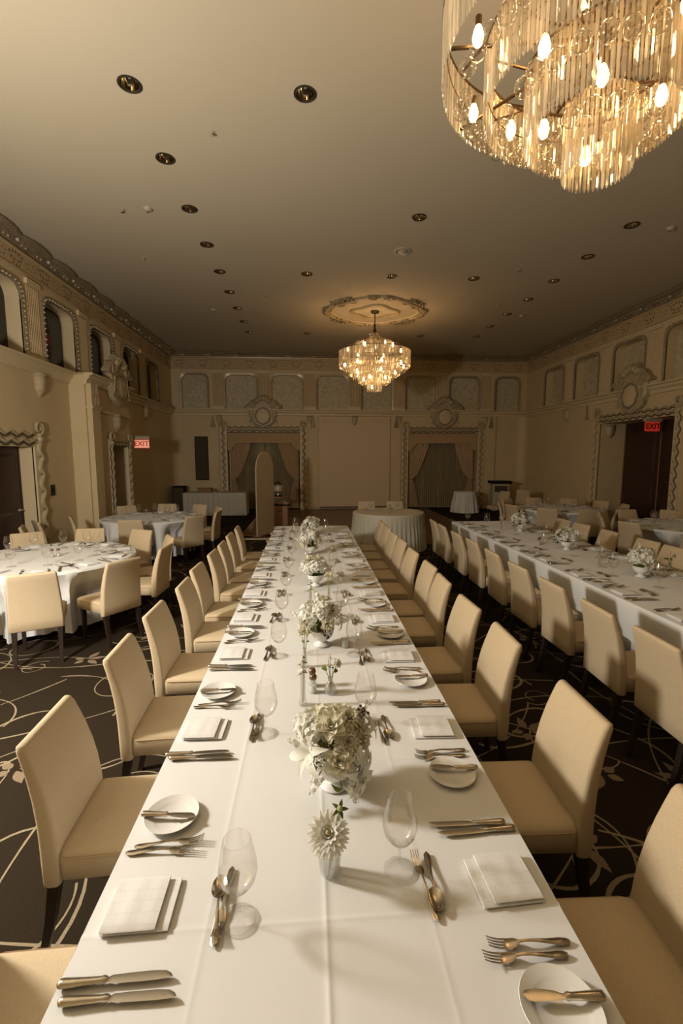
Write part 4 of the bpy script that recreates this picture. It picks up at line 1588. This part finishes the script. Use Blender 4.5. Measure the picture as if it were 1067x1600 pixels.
# exit signs
def exit_sign(loc, label, lit):
    t = thing('exit_sign', label, 'exit sign', loc)
    MB().box(-.20, .20, -.05, .05, .12, .20, .006).build('mounting_box', 'exit_box', t, smooth=False)
    MB().box(-.175, .175, -.02, .02, -.10, .118, .004).build('sign_panel', 'exit_face' if lit else 'exit_red', t, smooth=False)
    cu = bpy.data.curves.new('exit_lettering', 'FONT')
    cu.body = 'EXIT'
    cu.align_x, cu.align_y = 'CENTER', 'CENTER'
    cu.size = .175
    cu.extrude = .002
    cu.offset = .004
    cu.materials.append(M['exit_red'] if lit else M['exit_dark'])
    tmp = bpy.data.objects.new('lettering_source', cu)
    me = bpy.data.meshes.new_from_object(tmp)
    me.name = 'exit_lettering'
    bpy.data.objects.remove(tmp)
    o = bpy.data.objects.new('exit_lettering', me)
    COL.objects.link(o)
    o.parent = t
    o.location = (0, -.0225, .008)
    o.rotation_euler = (pi / 2, 0, 0)
    if lit:
        for x0, x1, z0, z1 in ((-.175, .175, .10, .118), (-.175, .175, -.10, -.085)):
            MB().box(x0, x1, -.0225, -.0201, z0, z1).build('red_border', 'exit_red', t, smooth=False)


exit_sign((-4.16, 11.98, 2.20), 'lit EXIT sign with red letters on the left wall bay', True)
exit_sign((7.99, 10.35, 2.58), 'red EXIT sign with dark letters inside the right doorway', False)
MB().box(-.17, .17, -.05, .05, -.09, .09, .005).build('sign_reflection', 'exit_reflection', None, False)  # glowing box added as the reflection of an exit sign
o = bpy.data.objects['sign_reflection']
o.location = (XL - .20, 9.12, 4.05)
o.rotation_euler = (0, 0, pi / 2)
tag(o, 'dim glowing box as painted red sign reflection in the second left wall opening', 'sign')
t = thing('light_switch', 'dark switch plate on the left wall beside the wooden door', 'switch', (XL, 8.72, 1.29), pi / 2)
MB().box(-.06, .06, -.018, .0, -.10, .10, .004).build('switch_plate', 'dark_metal', t, smooth=False)
MB().box(-.02, .02, -.026, -.018, -.04, .04, .002).build('rocker', 'black', t, smooth=False)

# ================================================================== TABLEWARE
def flat_strip(mb, stations, th, mx=None):
    """stations (y, z, half width): a flat bar of given thickness with softened edges"""
    secs = []
    for y, z, hw in stations:
        t = min(th / 2, hw * .8)
        secs.append([(-hw, y, z), (-hw * .6, y, z + t), (hw * .6, y, z + t), (hw, y, z), (hw * .6, y, z - t), (-hw * .6, y, z - t)])
    mb.loft(secs, mx=mx)


def build_knife(L=.245, butter=False):
    root = thing('butter_knife' if butter else 'table_knife', 'x', 'knife')
    h, b = MB(), MB()
    hl = .105 if not butter else .085
    y0 = -L / 2
    secs = []
    for q, hw, ht in ((0, .004, .004), (.04, .0092, .0075), (.14, .0105, .0085), (.5, .0085, .007), (.85, .0068, .006), (.93, .0082, .0075), (1, .006, .005)):
        secs.append([(hw * cos(TAU * k / 10), y0 + q * hl, .0082 + ht * sin(TAU * k / 10)) for k in range(10)])
    h.loft(secs)
    h.build('handle', 'silver', root)
    y1 = y0 + hl
    bl = L - hl
    if butter:
        st = [(0, .005, 0), (.08, .0065, 0), (.2, .0095, .002), (.5, .0120, .004), (.8, .0125, .004), (.93, .009, .005), (1, .003, .007)]
    else:
        st = [(0, .005, 0), (.06, .0085, 0), (.3, .0098, .0003), (.7, .0102, .0006), (.88, .0088, .0016), (.96, .0055, .004), (1, .0016, .007)]
    secs = []
    for q, hw, off in st:
        secs.append([(-hw + off, y1 + q * bl, .0075), (off, y1 + q * bl, .0086), (hw + off * .6, y1 + q * bl, .0077), (off, y1 + q * bl, .0066)])
    b.loft(secs)
    b.build('blade', 'blade', root, angle=20)
    return Proto(root)


def handle_stations(L, kind):
    return [(-L / 2, .0035, .003), (-L / 2 + .008, .0035, .0090), (-L / 2 + .025, .004, .0098), (-L / 2 + .055, .007, .0062), (-L / 2 + .09, .011, .0038), (.01, .0115, .0034), (.025, .010, .0042)]


def build_fork(L=.20):
    root = thing('dinner_fork', 'x', 'fork')
    h, hd = MB(), MB()
    flat_strip(h, handle_stations(L, 0), .0042)
    h.build('handle', 'silver', root)
    y0 = .024
    flat_strip(hd, [(y0, .010, .0042), (y0 + .010, .0075, .0105), (y0 + .022, .0045, .0125), (y0 + .032, .0045, .0125)], .0030)
    for k in range(4):
        x = (k - 1.5) * .0068
        secs = []
        for q, z in ((0, .0045), (.35, .0055), (.7, .010), (1, .0165)):
            y = y0 + .030 + q * (L / 2 - y0 - .030)
            hw = .0022 * (1 - .55 * q)
            secs.append([(x - hw, y, z - .001), (x + hw, y, z - .001), (x + hw, y, z + .001), (x - hw, y, z + .001)])
        hd.loft(secs)
    hd.build('tines', 'silver', root)
    return Proto(root)


def build_spoon(L=.185):
    root = thing('dessert_spoon', 'x', 'spoon')
    h, b = MB(), MB()
    flat_strip(h, handle_stations(L, 1), .0042)
    h.build('handle', 'silver', root)
    cy, ly, lx = .058, .034, .0205
    b.grid(lambda u, v: (lx * v * cos(TAU * u) * (1 - .12 * sin(TAU * u)), cy + ly * v * sin(TAU * u), .0025 + .009 * v * v), 20, 5, wrap=True)
    b.grid(lambda u, v: (lx * v * 1.02 * cos(TAU * u) * (1 - .12 * sin(TAU * u)), cy + ly * 1.02 * v * sin(TAU * u), .0010 + .0098 * v * v), 20, 5, wrap=True)
    b.build('bowl', 'silver', root)
    return Proto(root)


def build_plate():
    root = thing('side_plate', 'x', 'plate')
    MB().lathe([(0, .001), (.045, .001), (.048, .004), (.080, .0135), (.0835, .0155), (.0825, .017), (.078, .0155), (.060, .0095), (.0565, .0085), (.052, .0058), (0, .0052)], 40).build('dish', 'china', root)
    return Proto(root)


def build_napkin():
    root = thing('folded_napkin', 'x', 'napkin')
    rg = random.Random(4)

    def slab(x0, x1, y0, y1, z0, z1, ph):
        mb = MB()
        secs = []
        n = 14
        for t in range(n + 1):
            x = x0 + (x1 - x0) * t / n
            bulge = .0035 * sin(pi * t / n) + .0008 * sin(ph + t)
            e = .0015 if t in (0, n) else 0
            secs.append([(x, y0 + e, (z0 + z1) / 2), (x, y0 + .004, z1 - .001), (x, y0 + .03, z1 + bulge * .7), (x, (y0 + y1) / 2, z1 + bulge), (x, y1 - .02, z1 + bulge * .5), (x, y1 - .002, z1 - .002), (x, y1, (z0 + z1) / 2), (x, y1 - .002, z0), (x, y0 + .004, z0)])
        mb.loft(secs)
        return mb
    slab(-.095, .095, -.085, .088, 0, .008, 0).build('under_fold', 'napkin', root, angle=60)
    slab(-.095, .060, -.088, .086, .0115, .0195, 2).build('upper_fold', 'napkin', root, angle=60)
    return Proto(root)


def build_glass(sc=1.0):
    root = thing('wine_glass', 'x', 'glass')
    ft = MB().lathe([(.0420, .0025), (.040, .0040), (.015, .007), (.006, .012), (.004, .02)], 32)
    ft.tube(circle(0, 0, .0422, 40, .0020), .0013, 5, closed=True)
    ft.build('foot', 'glass', root)
    MB().lathe([(.0042, .018), (.0036, .045), (.0036, .07), (.005, .080)], 10).build('stem', 'glass', root)
    out = [(.004, .078), (.014, .081), (.030, .094), (.043, .114), (.048, .136), (.0465, .158), (.040, .190), (.0335, .221)]
    bw = MB().lathe([(0, .0775)] + out, 36)
    bw.lathe([(r - .0012, z + .0004) for r, z in out[1:5]] + [], 36)
    bw.tube(circle(0, 0, .0335, 40, .221), .0008, 5, closed=True)
    bw.build('bowl', 'glass', root)
    return Proto(root)


def build_shaker():
    root = thing('shaker', 'x', 'shaker')
    MB().lathe([(0, .001), (.019, .001), (.020, .006), (.0175, .03), (.016, .068), (.0165, .07)], 8).build('glass_body', 'cut_glass', root, angle=20)
    MB().lathe([(0, .004), (.015, .004), (.0145, .035), (0, .036)], 8).build('salt_fill', 'salt', root, angle=20)
    MB().lathe([(.0175, .068), (.0185, .072), (.0185, .080), (.015, .089), (.008, .093), (0, .094)], 16).build('metal_cap', 'cap', root)
    return Proto(root)


knife, bknife = build_knife(), build_knife(.172, True)
fork, spoon, plate, napkin, glass, shaker = build_fork(), build_spoon(), build_plate(), build_napkin(), build_glass(), build_shaker()
rs = random.Random(21)


def jit(a):
    return rs.uniform(-a, a)


def setting(o, ang, where, grp, full=True, mini=False, sp=None, gl=True, near=1.0):
    """o = point on the table in front of the guest (napkin centre), ang = direction the guest faces.
    local x = to the guest's right, local y = away from the guest"""
    c, s = cos(ang - pi / 2), sin(ang - pi / 2)

    def P(x, y, z=0.0):
        return (o[0] + x * c - y * s, o[1] + x * s + y * c, TZ + z)
    R = ang - pi / 2
    napkin.place(P(jit(.008), jit(.008)), R + pi / 2 + jit(.05), 'white folded napkin, ' + where, 'napkins ' + grp, scale=.84)
    knife.place(P(.165 + jit(.006), .008 + jit(.008)), R + pi + pi + jit(.04), 'table knife next to napkin, ' + where, 'knives ' + grp)
    if full:
        knife.place(P(.198 + jit(.006), .022 + jit(.01)), R + jit(.04), 'outer table knife, ' + where, 'knives ' + grp)
    fork.place(P(-.165 + jit(.008), .005 + jit(.01)), R + jit(.09), 'inner silver fork, ' + where, 'forks ' + grp)
    if full:
        fork.place(P(-.198 + jit(.006), .022 + jit(.01)), R + jit(.09), 'outer silver fork, ' + where, 'forks ' + grp)
    if not mini:
        px_, py_ = (-.300, -.005) if full else (-.17, .175)
        plate.place(P(px_, py_ + jit(.008)), 0, 'white side plate, ' + where, 'side plates ' + grp)
        bknife.place(P(px_ + .012, py_ - .007 + jit(.008), .0155), R + jit(.09), 'butter knife on side plate, ' + where, 'butter knives ' + grp)
    d = .19
    if sp is not False:
        spoon.place(P(.012 + jit(.006), d + jit(.01)), R + pi / 2 + jit(.12), 'dessert spoon above napkin, ' + where, 'dessert spoons ' + grp)
        fork.place(P(-.004 + jit(.006), d + .026 + jit(.008)), R - pi / 2 + jit(.12), 'dessert fork above napkin, ' + where, 'dessert forks ' + grp)
    if gl:
        glass.place(P(.045 + jit(.01), .262 + jit(.012)), 0, 'clear wine glass, ' + where, 'wine glasses ' + grp)


NAP_L = [1.08, 1.865, 2.61, 3.21, 3.80, 4.42, 5.09, 5.74, 6.38, 7.03]
NAP_R = [1.09, 1.81, 2.515, 3.13, 3.74, 4.37, 4.96, 5.57, 6.17, 6.74]
for i, y in enumerate(NAP_L):
    setting((-.435 - .004 * i, y), 0.0, '%s place from the camera, left side of centre table' % ORD[i], 'on the left of the centre table')
for i, y in enumerate(NAP_R):
    setting((.510 - .002 * i, y), pi, '%s place from the camera, right side of centre table' % ORD[i], 'on the right of the centre table')
# the place cut by the bottom edge on the right, nearer than the first napkin: only its plate side is in the picture (already set)
NAP_RT = [2.42, 2.98, 3.60, 4.20, 4.85, 5.48, 6.08, 6.76, 7.34]
for i, y in enumerate(NAP_RT):
    setting((QX0 + .125, y), 0.0, '%s place from the camera, aisle side of right-hand table' % ORD[i], 'on the aisle side of the right table', mini=(i % 2 == 1), gl=(i in (1, 3, 5, 8)))
for i, y in enumerate([4.15, 4.89, 5.40, 6.09, 6.73, 7.25]):
    setting((QX1 - .125, y), pi, '%s place from the camera, far side of right-hand table' % ORD[i], 'on the far side of the right table', mini=True, gl=(i in (1, 3)))
for key, (cx, cy, r) in RT.items():
    angs, k = RT_CH[key]
    for i, d in enumerate(angs):
        a = radians(d)
        setting((cx + (r - .14) * cos(a), cy + (r - .14) * sin(a)), a + pi, '%s place counter-clockwise, %s' % (ORD[i], RT_NM[key]), 'on the ' + RT_NM[key], full=False, mini=(i % 2 == 0), sp=False)
    for j in range(2):
        shaker.place((cx + .05 + .055 * j, cy - .03 + .03 * j, TZ), 0, 'metal-capped glass shaker, %s of two, on the %s' % (('left', 'right')[j], RT_NM[key]), 'shakers')
for j, x in enumerate((1.36, 1.92)):
    w_ = '%s place of the couple table' % ('left', 'right')[j]
    napkin.place((x, 9.78, .769), 0, 'white folded napkin, ' + w_, 'napkins on the couple table')
    knife.place((x - .15, 9.78, .769), pi + .1, 'silver table knife, ' + w_, 'knives on the couple table')
    fork.place((x + .15, 9.78, .769), pi - .1, 'silver fork, ' + w_, 'forks on the couple table')
    glass.place((x - .07, 9.50, .769), 0, 'clear wine glass, ' + w_, 'wine glasses on the couple table')
SH = [(.013, 2.142, 'closer'), (.010, 2.205, 'farther')]
for x, y, nm in SH:
    shaker.place((x, y, TZ), 0, 'glass shaker with dark metal cap, %s of the pair beside the small bud bottle' % nm, 'shakers')
for x, y, nm in ((2.98, 5.72, 'closer'), (3.03, 5.78, 'farther')):
    shaker.place((x, y, TZ), 0, 'glass shaker with metal cap, %s of the pair on the right-hand table' % nm, 'shakers')


# ================================================================== FLOWERS
def frame_to(c, d, roll=0.0):
    d = Vector(d).normalized()
    return Matrix.Translation(Vector(c)) @ d.to_track_quat('Z', 'Y').to_matrix().to_4x4() @ Matrix.Rotation(roll, 4, 'Z')


def petal(mb, L, Wd, tilt, base, az, mx, cup=.25, curl=0.0, nu=3, nv=4, tip=.7):
    """one petal leaving the axis at radius base, azimuth az; tilt 0 = along the axis, pi/2 = flat"""
    def fn(u, v):
        w_ = Wd * sin(pi * min(1, .12 + .88 * v) ** tip) * .5 if v < 1 else Wd * .06
        x = (u - .5) * 2 * w_
        t = tilt + curl * v
        rr_ = base + L * v * sin(t)
        z = L * v * cos(t) + cup * (abs(u - .5) * 2) ** 2 * w_
        return (rr_ * cos(az) - x * sin(az), rr_ * sin(az) + x * cos(az), z)
    mb.grid(fn, nu, nv, mx)


def hydrangea(R=.055, n=46, seed=1):
    rg = random.Random(seed)
    mb = MB()
    for i in range(n):
        z = 1 - 1.75 * (i + .5) / n
        a = i * 2.39996
        r = sqrt(max(0, 1 - z * z))
        d = (r * cos(a), r * sin(a), z)
        k = R * rg.uniform(.80, 1.12)
        mx = frame_to((d[0] * k, d[1] * k, d[2] * k * .85), (d[0] + rg.uniform(-.5, .5), d[1] + rg.uniform(-.5, .5), d[2] + rg.uniform(-.3, .5)), rg.uniform(0, 6))
        for q in range(4):
            petal(mb, .019, .021, rg.uniform(.95, 1.35), .001, TAU * q / 4 + rg.uniform(-.2, .2), mx, .35, .3, 2, 3, .6)
    return mb


def rose(R=.034):
    mb = MB()
    for ring, (n, base, tilt, L, Wd) in enumerate(((3, .003, .05, .030, .024), (4, .007, .18, .032, .032), (5, .011, .42, .033, .038), (5, .014, .75, .034, .042), (6, .015, 1.10, .034, .044))):
        for q in range(n):
            petal(mb, L * R / .034, Wd, tilt, base, TAU * q / n + ring * .7, None, .45, .35, 3, 3, .5)
    return mb


def dahlia(R=.05):
    mb = MB()
    for ring, (n, tilt, k) in enumerate(((8, .25, .40), (11, .6, .62), (14, .95, .82), (16, 1.25, 1.0), (16, 1.55, 1.0))):
        for q in range(n):
            petal(mb, R * k, R * .46, tilt, .004, TAU * (q + .5 * (ring % 2)) / n, None, .35, .2, 2, 4, .75)
    return mb


def lily(L=.085):
    mb = MB()
    for q in range(6):
        petal(mb, L * (1 if q % 2 else .93), .036 if q % 2 else .028, .75, .003, TAU * q / 6, None, .35, .8, 3, 5, .85)
    return mb


def spray(seed=2, n=16, L=.09):
    rg = random.Random(seed)
    mb = MB()
    for i in range(n):
        t = i / n
        a = i * 2.4
        mx = frame_to((.012 * (1.1 - t) * 1.6 * cos(a), .012 * (1.1 - t) * 1.6 * sin(a), L * t), (cos(a), sin(a), .5), rg.uniform(0, 6))
        k = 1.1 - .5 * t
        for q in range(5):
            petal(mb, .015 * k, .012 * k, 1.1, .001, TAU * q / 5, mx, .3, .2, 2, 2, .7)
    return mb


def leaf_mesh(L=.06, Wd=.024):
    mb = MB()
    petal(mb, L, Wd, 1.2, 0, 0, None, .5, .5, 2, 6, .9)
    return mb


def bud_cluster(seed=6):
    rg = random.Random(seed)
    mb = MB()
    for i in range(9):
        mb.ball((rg.uniform(-.018, .018), rg.uniform(-.018, .018), rg.uniform(-.005, .02)), rg.uniform(.004, .007), 6, 5)
    return mb


FM = {
    'hydrangea': [hydrangea(.055, 40, 1).mesh('hydrangea_head', 'petal', True, 80), hydrangea(.046, 30, 9).mesh('hydrangea_head', 'petal', True, 80)],
    'rose': [rose().mesh('rose', 'petal_cream', True, 80)], 'dahlia': [dahlia(.05).mesh('dahlia', 'petal_cream', True, 80)],
    'lily': [lily().mesh('lily', 'petal', True, 80)], 'spray': [spray(2).mesh('blossom_spray', 'petal', True, 80), spray(5, 12, .07).mesh('blossom_spray', 'petal', True, 80)],
    'leaf': [leaf_mesh().mesh('leaf', 'leaf_green', True, 80), leaf_mesh(.045, .02).mesh('leaf', 'leaf_green', True, 80)],
    'bud': [bud_cluster().mesh('bud_cluster', 'berry')], 'white_dahlia': [dahlia(.056).mesh('dahlia', 'petal', True, 80)],
}


def put(kind, parent, c, d, roll=0.0, sc=1.0, v=0):
    nm = {'hydrangea': 'hydrangea_head', 'spray': 'blossom_spray', 'bud': 'bud_cluster', 'white_dahlia': 'dahlia'}.get(kind, kind)
    o = link(nm, FM[kind][v % len(FM[kind])], parent)
    o.matrix_local = frame_to(c, d, roll) @ Matrix.Scale(sc, 4)
    return o


def pedestal_bowl(root, n=64):
    rib = lambda a, z: (.028 * abs(sin(13 * a)) - .012) if .035 < z < .098 else 0
    MB().lathe([(0, .001), (.048, .001), (.050, .006), (.045, .012), (.028, .018), (.024, .026), (.032, .034), (.050, .046), (.064, .064), (.071, .082), (.073, .098), (.076, .103), (.072, .105), (.066, .096), (.055, .06), (0, .045)], 78, rib=rib).build('pedestal_bowl', 'ceramic', root)


def bouquet(layout):
    root = thing('flower_arrangement', 'x', 'flowers')
    pedestal_bowl(root)
    core = MB().ball((0, .015, .125), .046, 10, 8)
    core.build('foliage_core', 'leaf_green', root)
    rg = random.Random(layout)
    stems = MB()
    A = []
    if layout == 1:
        A = [('hydrangea', (-.085, .03, .205), (-.6, .1, .7), 1.05, 0), ('rose', (-.012, -.035, .240), (-.1, -.55, .8), 1.25, 0), ('dahlia', (.050, .005, .245), (.25, -.2, .9), 1.0, 0),
             ('dahlia', (.045, -.055, .195), (.35, -.75, .45), 1.05, 0), ('rose', (.010, -.095, .155), (.0, -.8, .6), 1.15, 0), ('hydrangea', (.005, -.075, .125), (.0, -.9, .3), .8, 1), ('hydrangea', (.075, -.06, .150), (.7, -.6, .3), .85, 1),
             ('lily', (-.085, -.055, .160), (-.75, -.6, .45), 1.1, 0), ('lily', (.075, -.085, .100), (.75, -.65, .0), 1.05, 0), ('hydrangea', (.055, -.075, .115), (.5, -.8, .2), .8, 1), ('rose', (.085, -.02, .20), (.7, -.4, .6), 1.1, 0), ('spray', (-.045, -.085, .15), (-.3, -.8, .5), .9, 1), ('hydrangea', (-.07, -.03, .215), (-.5, -.4, .8), .85, 1), ('lily', (.12, .01, .215), (.85, -.1, .5), .7, 0), ('rose', (-.055, .02, .245), (-.4, -.1, .9), 1.0, 0),
             ('hydrangea', (-.02, .06, .20), (-.1, .3, .9), .85, 1), ('spray', (.085, .03, .225), (.5, .2, .8), 1.0, 1), ('spray', (-.105, -.005, .15), (-.7, -.3, .6), .8, 0), ('spray', (.045, -.10, .085), (.3, -.7, -.6), 1.0, 1),
             ('spray', (-.06, -.085, .09), (-.4, -.7, -.5), .8, 1), ('bud', (.10, .01, .255), (.2, 0, 1), 1.2, 0), ('bud', (-.03, -.07, .195), (-.1, -.8, .5), 1.0, 0),
             ('leaf', (.08, .0, .235), (.2, 0, 1), 1.0, 0), ('leaf', (-.04, -.075, .195), (0, -.6, .8), .9, 1), ('leaf', (-.075, -.085, .115), (-.3, -.8, -.2), 1.1, 0), ('leaf', (.02, -.115, .07), (.2, -1, -.3), 1.0, 1), ('leaf', (.06, -.10, .07), (.4, -.9, -.3), .9, 0),
             ('leaf', (-.09, .05, .16), (-.6, .4, .5), 1.0, 1), ('leaf', (.10, .05, .16), (.6, .5, .5), 1.2, 0), ('rose', (.02, .06, .235), (.1, .5, .8), 1.1, 0), ('hydrangea', (.06, .075, .18), (.5, .7, .5), 1.0, 0), ('hydrangea', (-.03, .085, .16), (-.2, .9, .3), 1.0, 1)]
    else:
        A = [('hydrangea', (-.075, -.03, .20), (-.5, -.4, .7), 1.2, 0), ('hydrangea', (-.01, -.05, .235), (-.1, -.5, .9), 1.1, 1), ('white_dahlia', (.055, -.035, .225), (.4, -.6, .7), 1.0, 0), ('dahlia', (.07, .04, .215), (.6, .4, .7), 1.0, 0),
             ('rose', (-.10, -.045, .145), (-.8, -.5, .2), 1.2, 0), ('rose', (.015, .03, .27), (0, .1, 1), 1.1, 0), ('hydrangea', (-.05, .065, .2), (-.4, .7, .6), 1.1, 0), ('rose', (.03, -.085, .165), (.2, -.9, .3), 1.0, 0), ('spray', (.10, -.04, .17), (.9, -.3, .3), 1.2, 0),
             ('spray', (-.02, .02, .26), (-.1, .2, 1), 1.0, 1), ('spray', (.09, .06, .2), (.7, .5, .5), 1.1, 1), ('spray', (-.11, .02, .17), (-.9, .1, .3), 1.0, 0), ('lily', (.105, -.02, .15), (.9, -.2, .0), .8, 0),
             ('bud', (.02, -.085, .11), (.1, -.9, .1), 1.5, 0), ('bud', (.05, -.08, .25), (.3, -.5, .8), 1.2, 0), ('leaf', (.13, -.02, .15), (.9, 0, .2), 1.1, 0), ('leaf', (.12, .04, .17), (.8, .4, .3), 1.0, 1), ('leaf', (-.09, .05, .22), (-.5, .4, .8), 1.2, 0), ('leaf', (-.1, .03, .24), (-.6, .2, .7), 1.0, 1),
             ('leaf', (-.04, -.09, .12), (-.3, -.9, 0), .9, 0), ('hydrangea', (.03, .09, .17), (.3, .8, .3), 1.0, 1)]
    for kind, c, d, sc, v in A:
        put(kind, root, c, d, rg.uniform(0, 6), sc, v)
        if kind in ('lily', 'spray', 'leaf', 'bud', 'rose'):
            stems.tube([(c[0] * .2, c[1] * .2, .10), (c[0] * .7, c[1] * .7, (c[2] + .12) / 2), c], .0022, 5)
    stems.build('flower_stems', 'stem_green', root)
    return Proto(root)


bq1, bq2 = bouquet(1), bouquet(2)
bq1.place((.080, 1.495, TZ), 0, 'large white bouquet in a ribbed pedestal bowl, closest of the five on the centre table', 'white bouquets on the centre table')
for i, (x, y, rz, p) in enumerate(((.072, 2.71, 0, bq2), (.055, 4.02, 2.0, bq1), (.02, 5.35, .4, bq2), (.02, 6.66, 4.1, bq1))):
    p.place((x, y, TZ), rz, 'white bouquet in ribbed pedestal bowl, %s of five from the camera, centre table' % ORD[i + 1], 'white bouquets on the centre table')
for i, (x, y, rz, p) in enumerate(((3.17, 4.10, 1.0, bq2), (3.18, 5.40, 3.0, bq1), (3.25, 6.82, 5.0, bq2))):
    p.place((x, y, TZ), rz, 'white bouquet in ribbed pedestal bowl, %s of three from the camera, right-hand table' % ORD[i], 'white bouquets on the right table')


def bud_vase(loc, label, kind, rz=0, h=.10):
    root = thing('bud_vase', label, 'vase', loc, rz, 'bud vases')
    st = MB()
    if kind == 'tumbler':
        rib = lambda a, z: .022 * sin(16 * a) * (1 if .01 < z < .07 else 0)
        MB().lathe([(0, .002), (.024, .002), (.027, .008), (.031, .045), (.034, .088), (.035, .092), (.032, .090), (.028, .045), (.024, .014), (0, .012)], 48, rib=rib).build('glass_tumbler', 'cut_glass', root)
        st.tube([(0, 0, .015), (.004, .0, .07), (-.004, -.006, .128)], .0028, 6)
        st.tube([(.004, .002, .02), (.014, .004, .10), (.028, .004, .185)], .0018, 6)
        put('white_dahlia', root, (-.004, -.010, .126), (-.12, -.62, .78), .3, .98)
        MB().ball((-.006, -.022, .141), .0065, 8, 6).build('flower_centre', 'centre', root)
        for q in range(5):
            o = put('leaf', root, (.028, .0, .190), (0, -.7, .7), TAU * q / 5, .42)
        MB().ball((.028, -.003, .194), .008, 8, 6).build('bud', 'petal_green', root)
    elif kind == 'bottle':
        MB().lathe([(0, .001), (.024, .001), (.030, .008), (.031, .022), (.026, .040), (.013, .056), (.011, .075), (.014, .080), (.012, .078), (.010, .06), (.024, .04), (.028, .02), (0, .01)], 24).build('glass_bottle', 'cut_glass', root)
        for dx, dy, zz in ((.0, 0, .19), (.02, -.01, .165), (-.028, 0, .13), (.03, .01, .14), (-.01, .02, .17)):
            st.tube([(0, 0, .012), (dx * .3, dy * .3, .08), (dx, dy, zz)], .0018, 5)
        put('leaf', root, (-.018, -.004, .115), (-.5, -.2, .7), 3.1, 1.0)
        put('leaf', root, (.018, -.004, .105), (.6, -.2, .5), 0, .85)
        put('leaf', root, (.01, .006, .12), (.2, .4, .7), 1.5, .7)
        put('spray', root, (.022, -.01, .150), (.4, -.2, .8), 0, .45)
        put('spray', root, (-.004, .0, .175), (-.1, -.2, .9), 0, .4, 1)
        o = put('rose', root, (.032, -.004, .150), (.6, -.5, .5), 0, .55)
    elif kind == 'tall':
        MB().lathe([(0, .001), (.018, .001), (.019, .01), (.012, .04), (.011, .15), (.014, .155), (.010, .15), (.010, .02), (0, .01)], 18).build('glass_tube', 'cut_glass', root)
        rg = random.Random(9)
        st.tube([(0, 0, .01), (.004, 0, .12), (.002, 0, h + .10)], .0022, 5)
        for k in range(7):
            a = k * 2.1
            put('leaf', root, (.004 * cos(a), .004 * sin(a), .13 + k * .016), (cos(a), sin(a), 1.2), 0, .62, 1)
        put('spray', root, (0, 0, h + .035), (0, 0, 1), 0, .7, 1)
    else:
        MB().lathe([(0, .001), (.016, .001), (.018, .01), (.014, .03), (.009, .10), (.012, .105), (.008, .10), (.010, .03), (0, .01)], 18).build('glass_tube', 'cut_glass', root)
        for dx, dy, zz in ((0, 0, h + .08), (-.012, .006, h + .05), (.014, -.004, h + .06)):
            st.tube([(0, 0, .01), (dx * .3, dy * .3, .09), (dx, dy, zz)], .0020, 5)
        put('rose', root, (0, 0, h + .075), (.1, -.5, .8), 0, .85)
        put('leaf', root, (-.012, .004, h + .03), (-.6, -.2, .6), 0, .6)
        put('leaf', root, (.014, 0, h + .02), (.6, -.2, .6), 0, .6, 1)
    st.build('flower_stems', 'stem_green', root)
    return root


for x, y, lab in ((2.74, 7.74, 'wine glass alone at the far left corner of the right-hand table'), (3.05, 4.50, 'wine glass beyond the closest bouquet of the right-hand table'), (3.42, 5.72, 'wine glass beside the shakers of the right-hand table'),
                  (3.06, 3.74, 'wine glass before the closest bouquet of the right-hand table'), (3.05, 5.04, 'wine glass before the middle bouquet of the right-hand table'), (3.05, 6.50, 'wine glass before the farthest bouquet of the right-hand table')):
    glass.place((x, y, TZ), 0, lab, 'wine glasses in the middle of the right table')
t = thing('votive_candle', 'small white candle in a clear votive cup beside the second bouquet', 'candle', (.212, 2.665, TZ))
MB().lathe([(0, .002), (.022, .002), (.026, .03), (.028, .055), (.026, .053), (.022, .01)], 20).build('votive_cup', 'cut_glass', t)
MB().lathe([(0, .005), (.018, .005), (.018, .035), (0, .036)], 14).build('wax', 'petal_cream', t)
MB().tube([(0, 0, .035), (.001, 0, .043)], .0012, 5).build('wick', 'black', t)

bud_vase((.049, 1.150, TZ), 'cut glass tumbler holding one white dahlia and a dark bud', 'tumbler')
bud_vase((.097, 2.130, TZ), 'squat clear bottle with a white bud and green leaves beside the shakers', 'bottle')
bud_vase((-.036, 2.03, TZ), 'slim tube vase with a green leafy stem behind the closest bouquet', 'tall', 0, .13)
bud_vase((-.030, 2.42, TZ), 'slim vase with a pale rose left of the second bouquet bowl', 'rosebud', 0, .12)
bud_vase((.004, 3.36, TZ), 'slim tube vase beyond the second bouquet, left of the pair', 'tall', 0, .14)
bud_vase((.150, 3.52, TZ), 'slim vase with green bloom beyond the second bouquet, right of the pair', 'rosebud', 0, .14)
bud_vase((.06, 5.95, TZ), 'slim vase between the two farthest bouquets of the centre table', 'rosebud', 0, .12)
bud_vase((3.08, 4.60, TZ), 'slim vase beyond the closest bouquet of the right-hand table', 'tall', 0, .12)
bud_vase((3.00, 6.95, TZ), 'bud vase left of the farthest bouquet on the right-hand table', 'rosebud', 0, .10)
bud_vase((3.62, 4.30, TZ), 'small bottle of white blossoms right of the closest right-table bouquet', 'bottle')
bud_vase((1.64, 9.2, .769), 'small bottle of white flowers at the middle of the couple table', 'bottle')
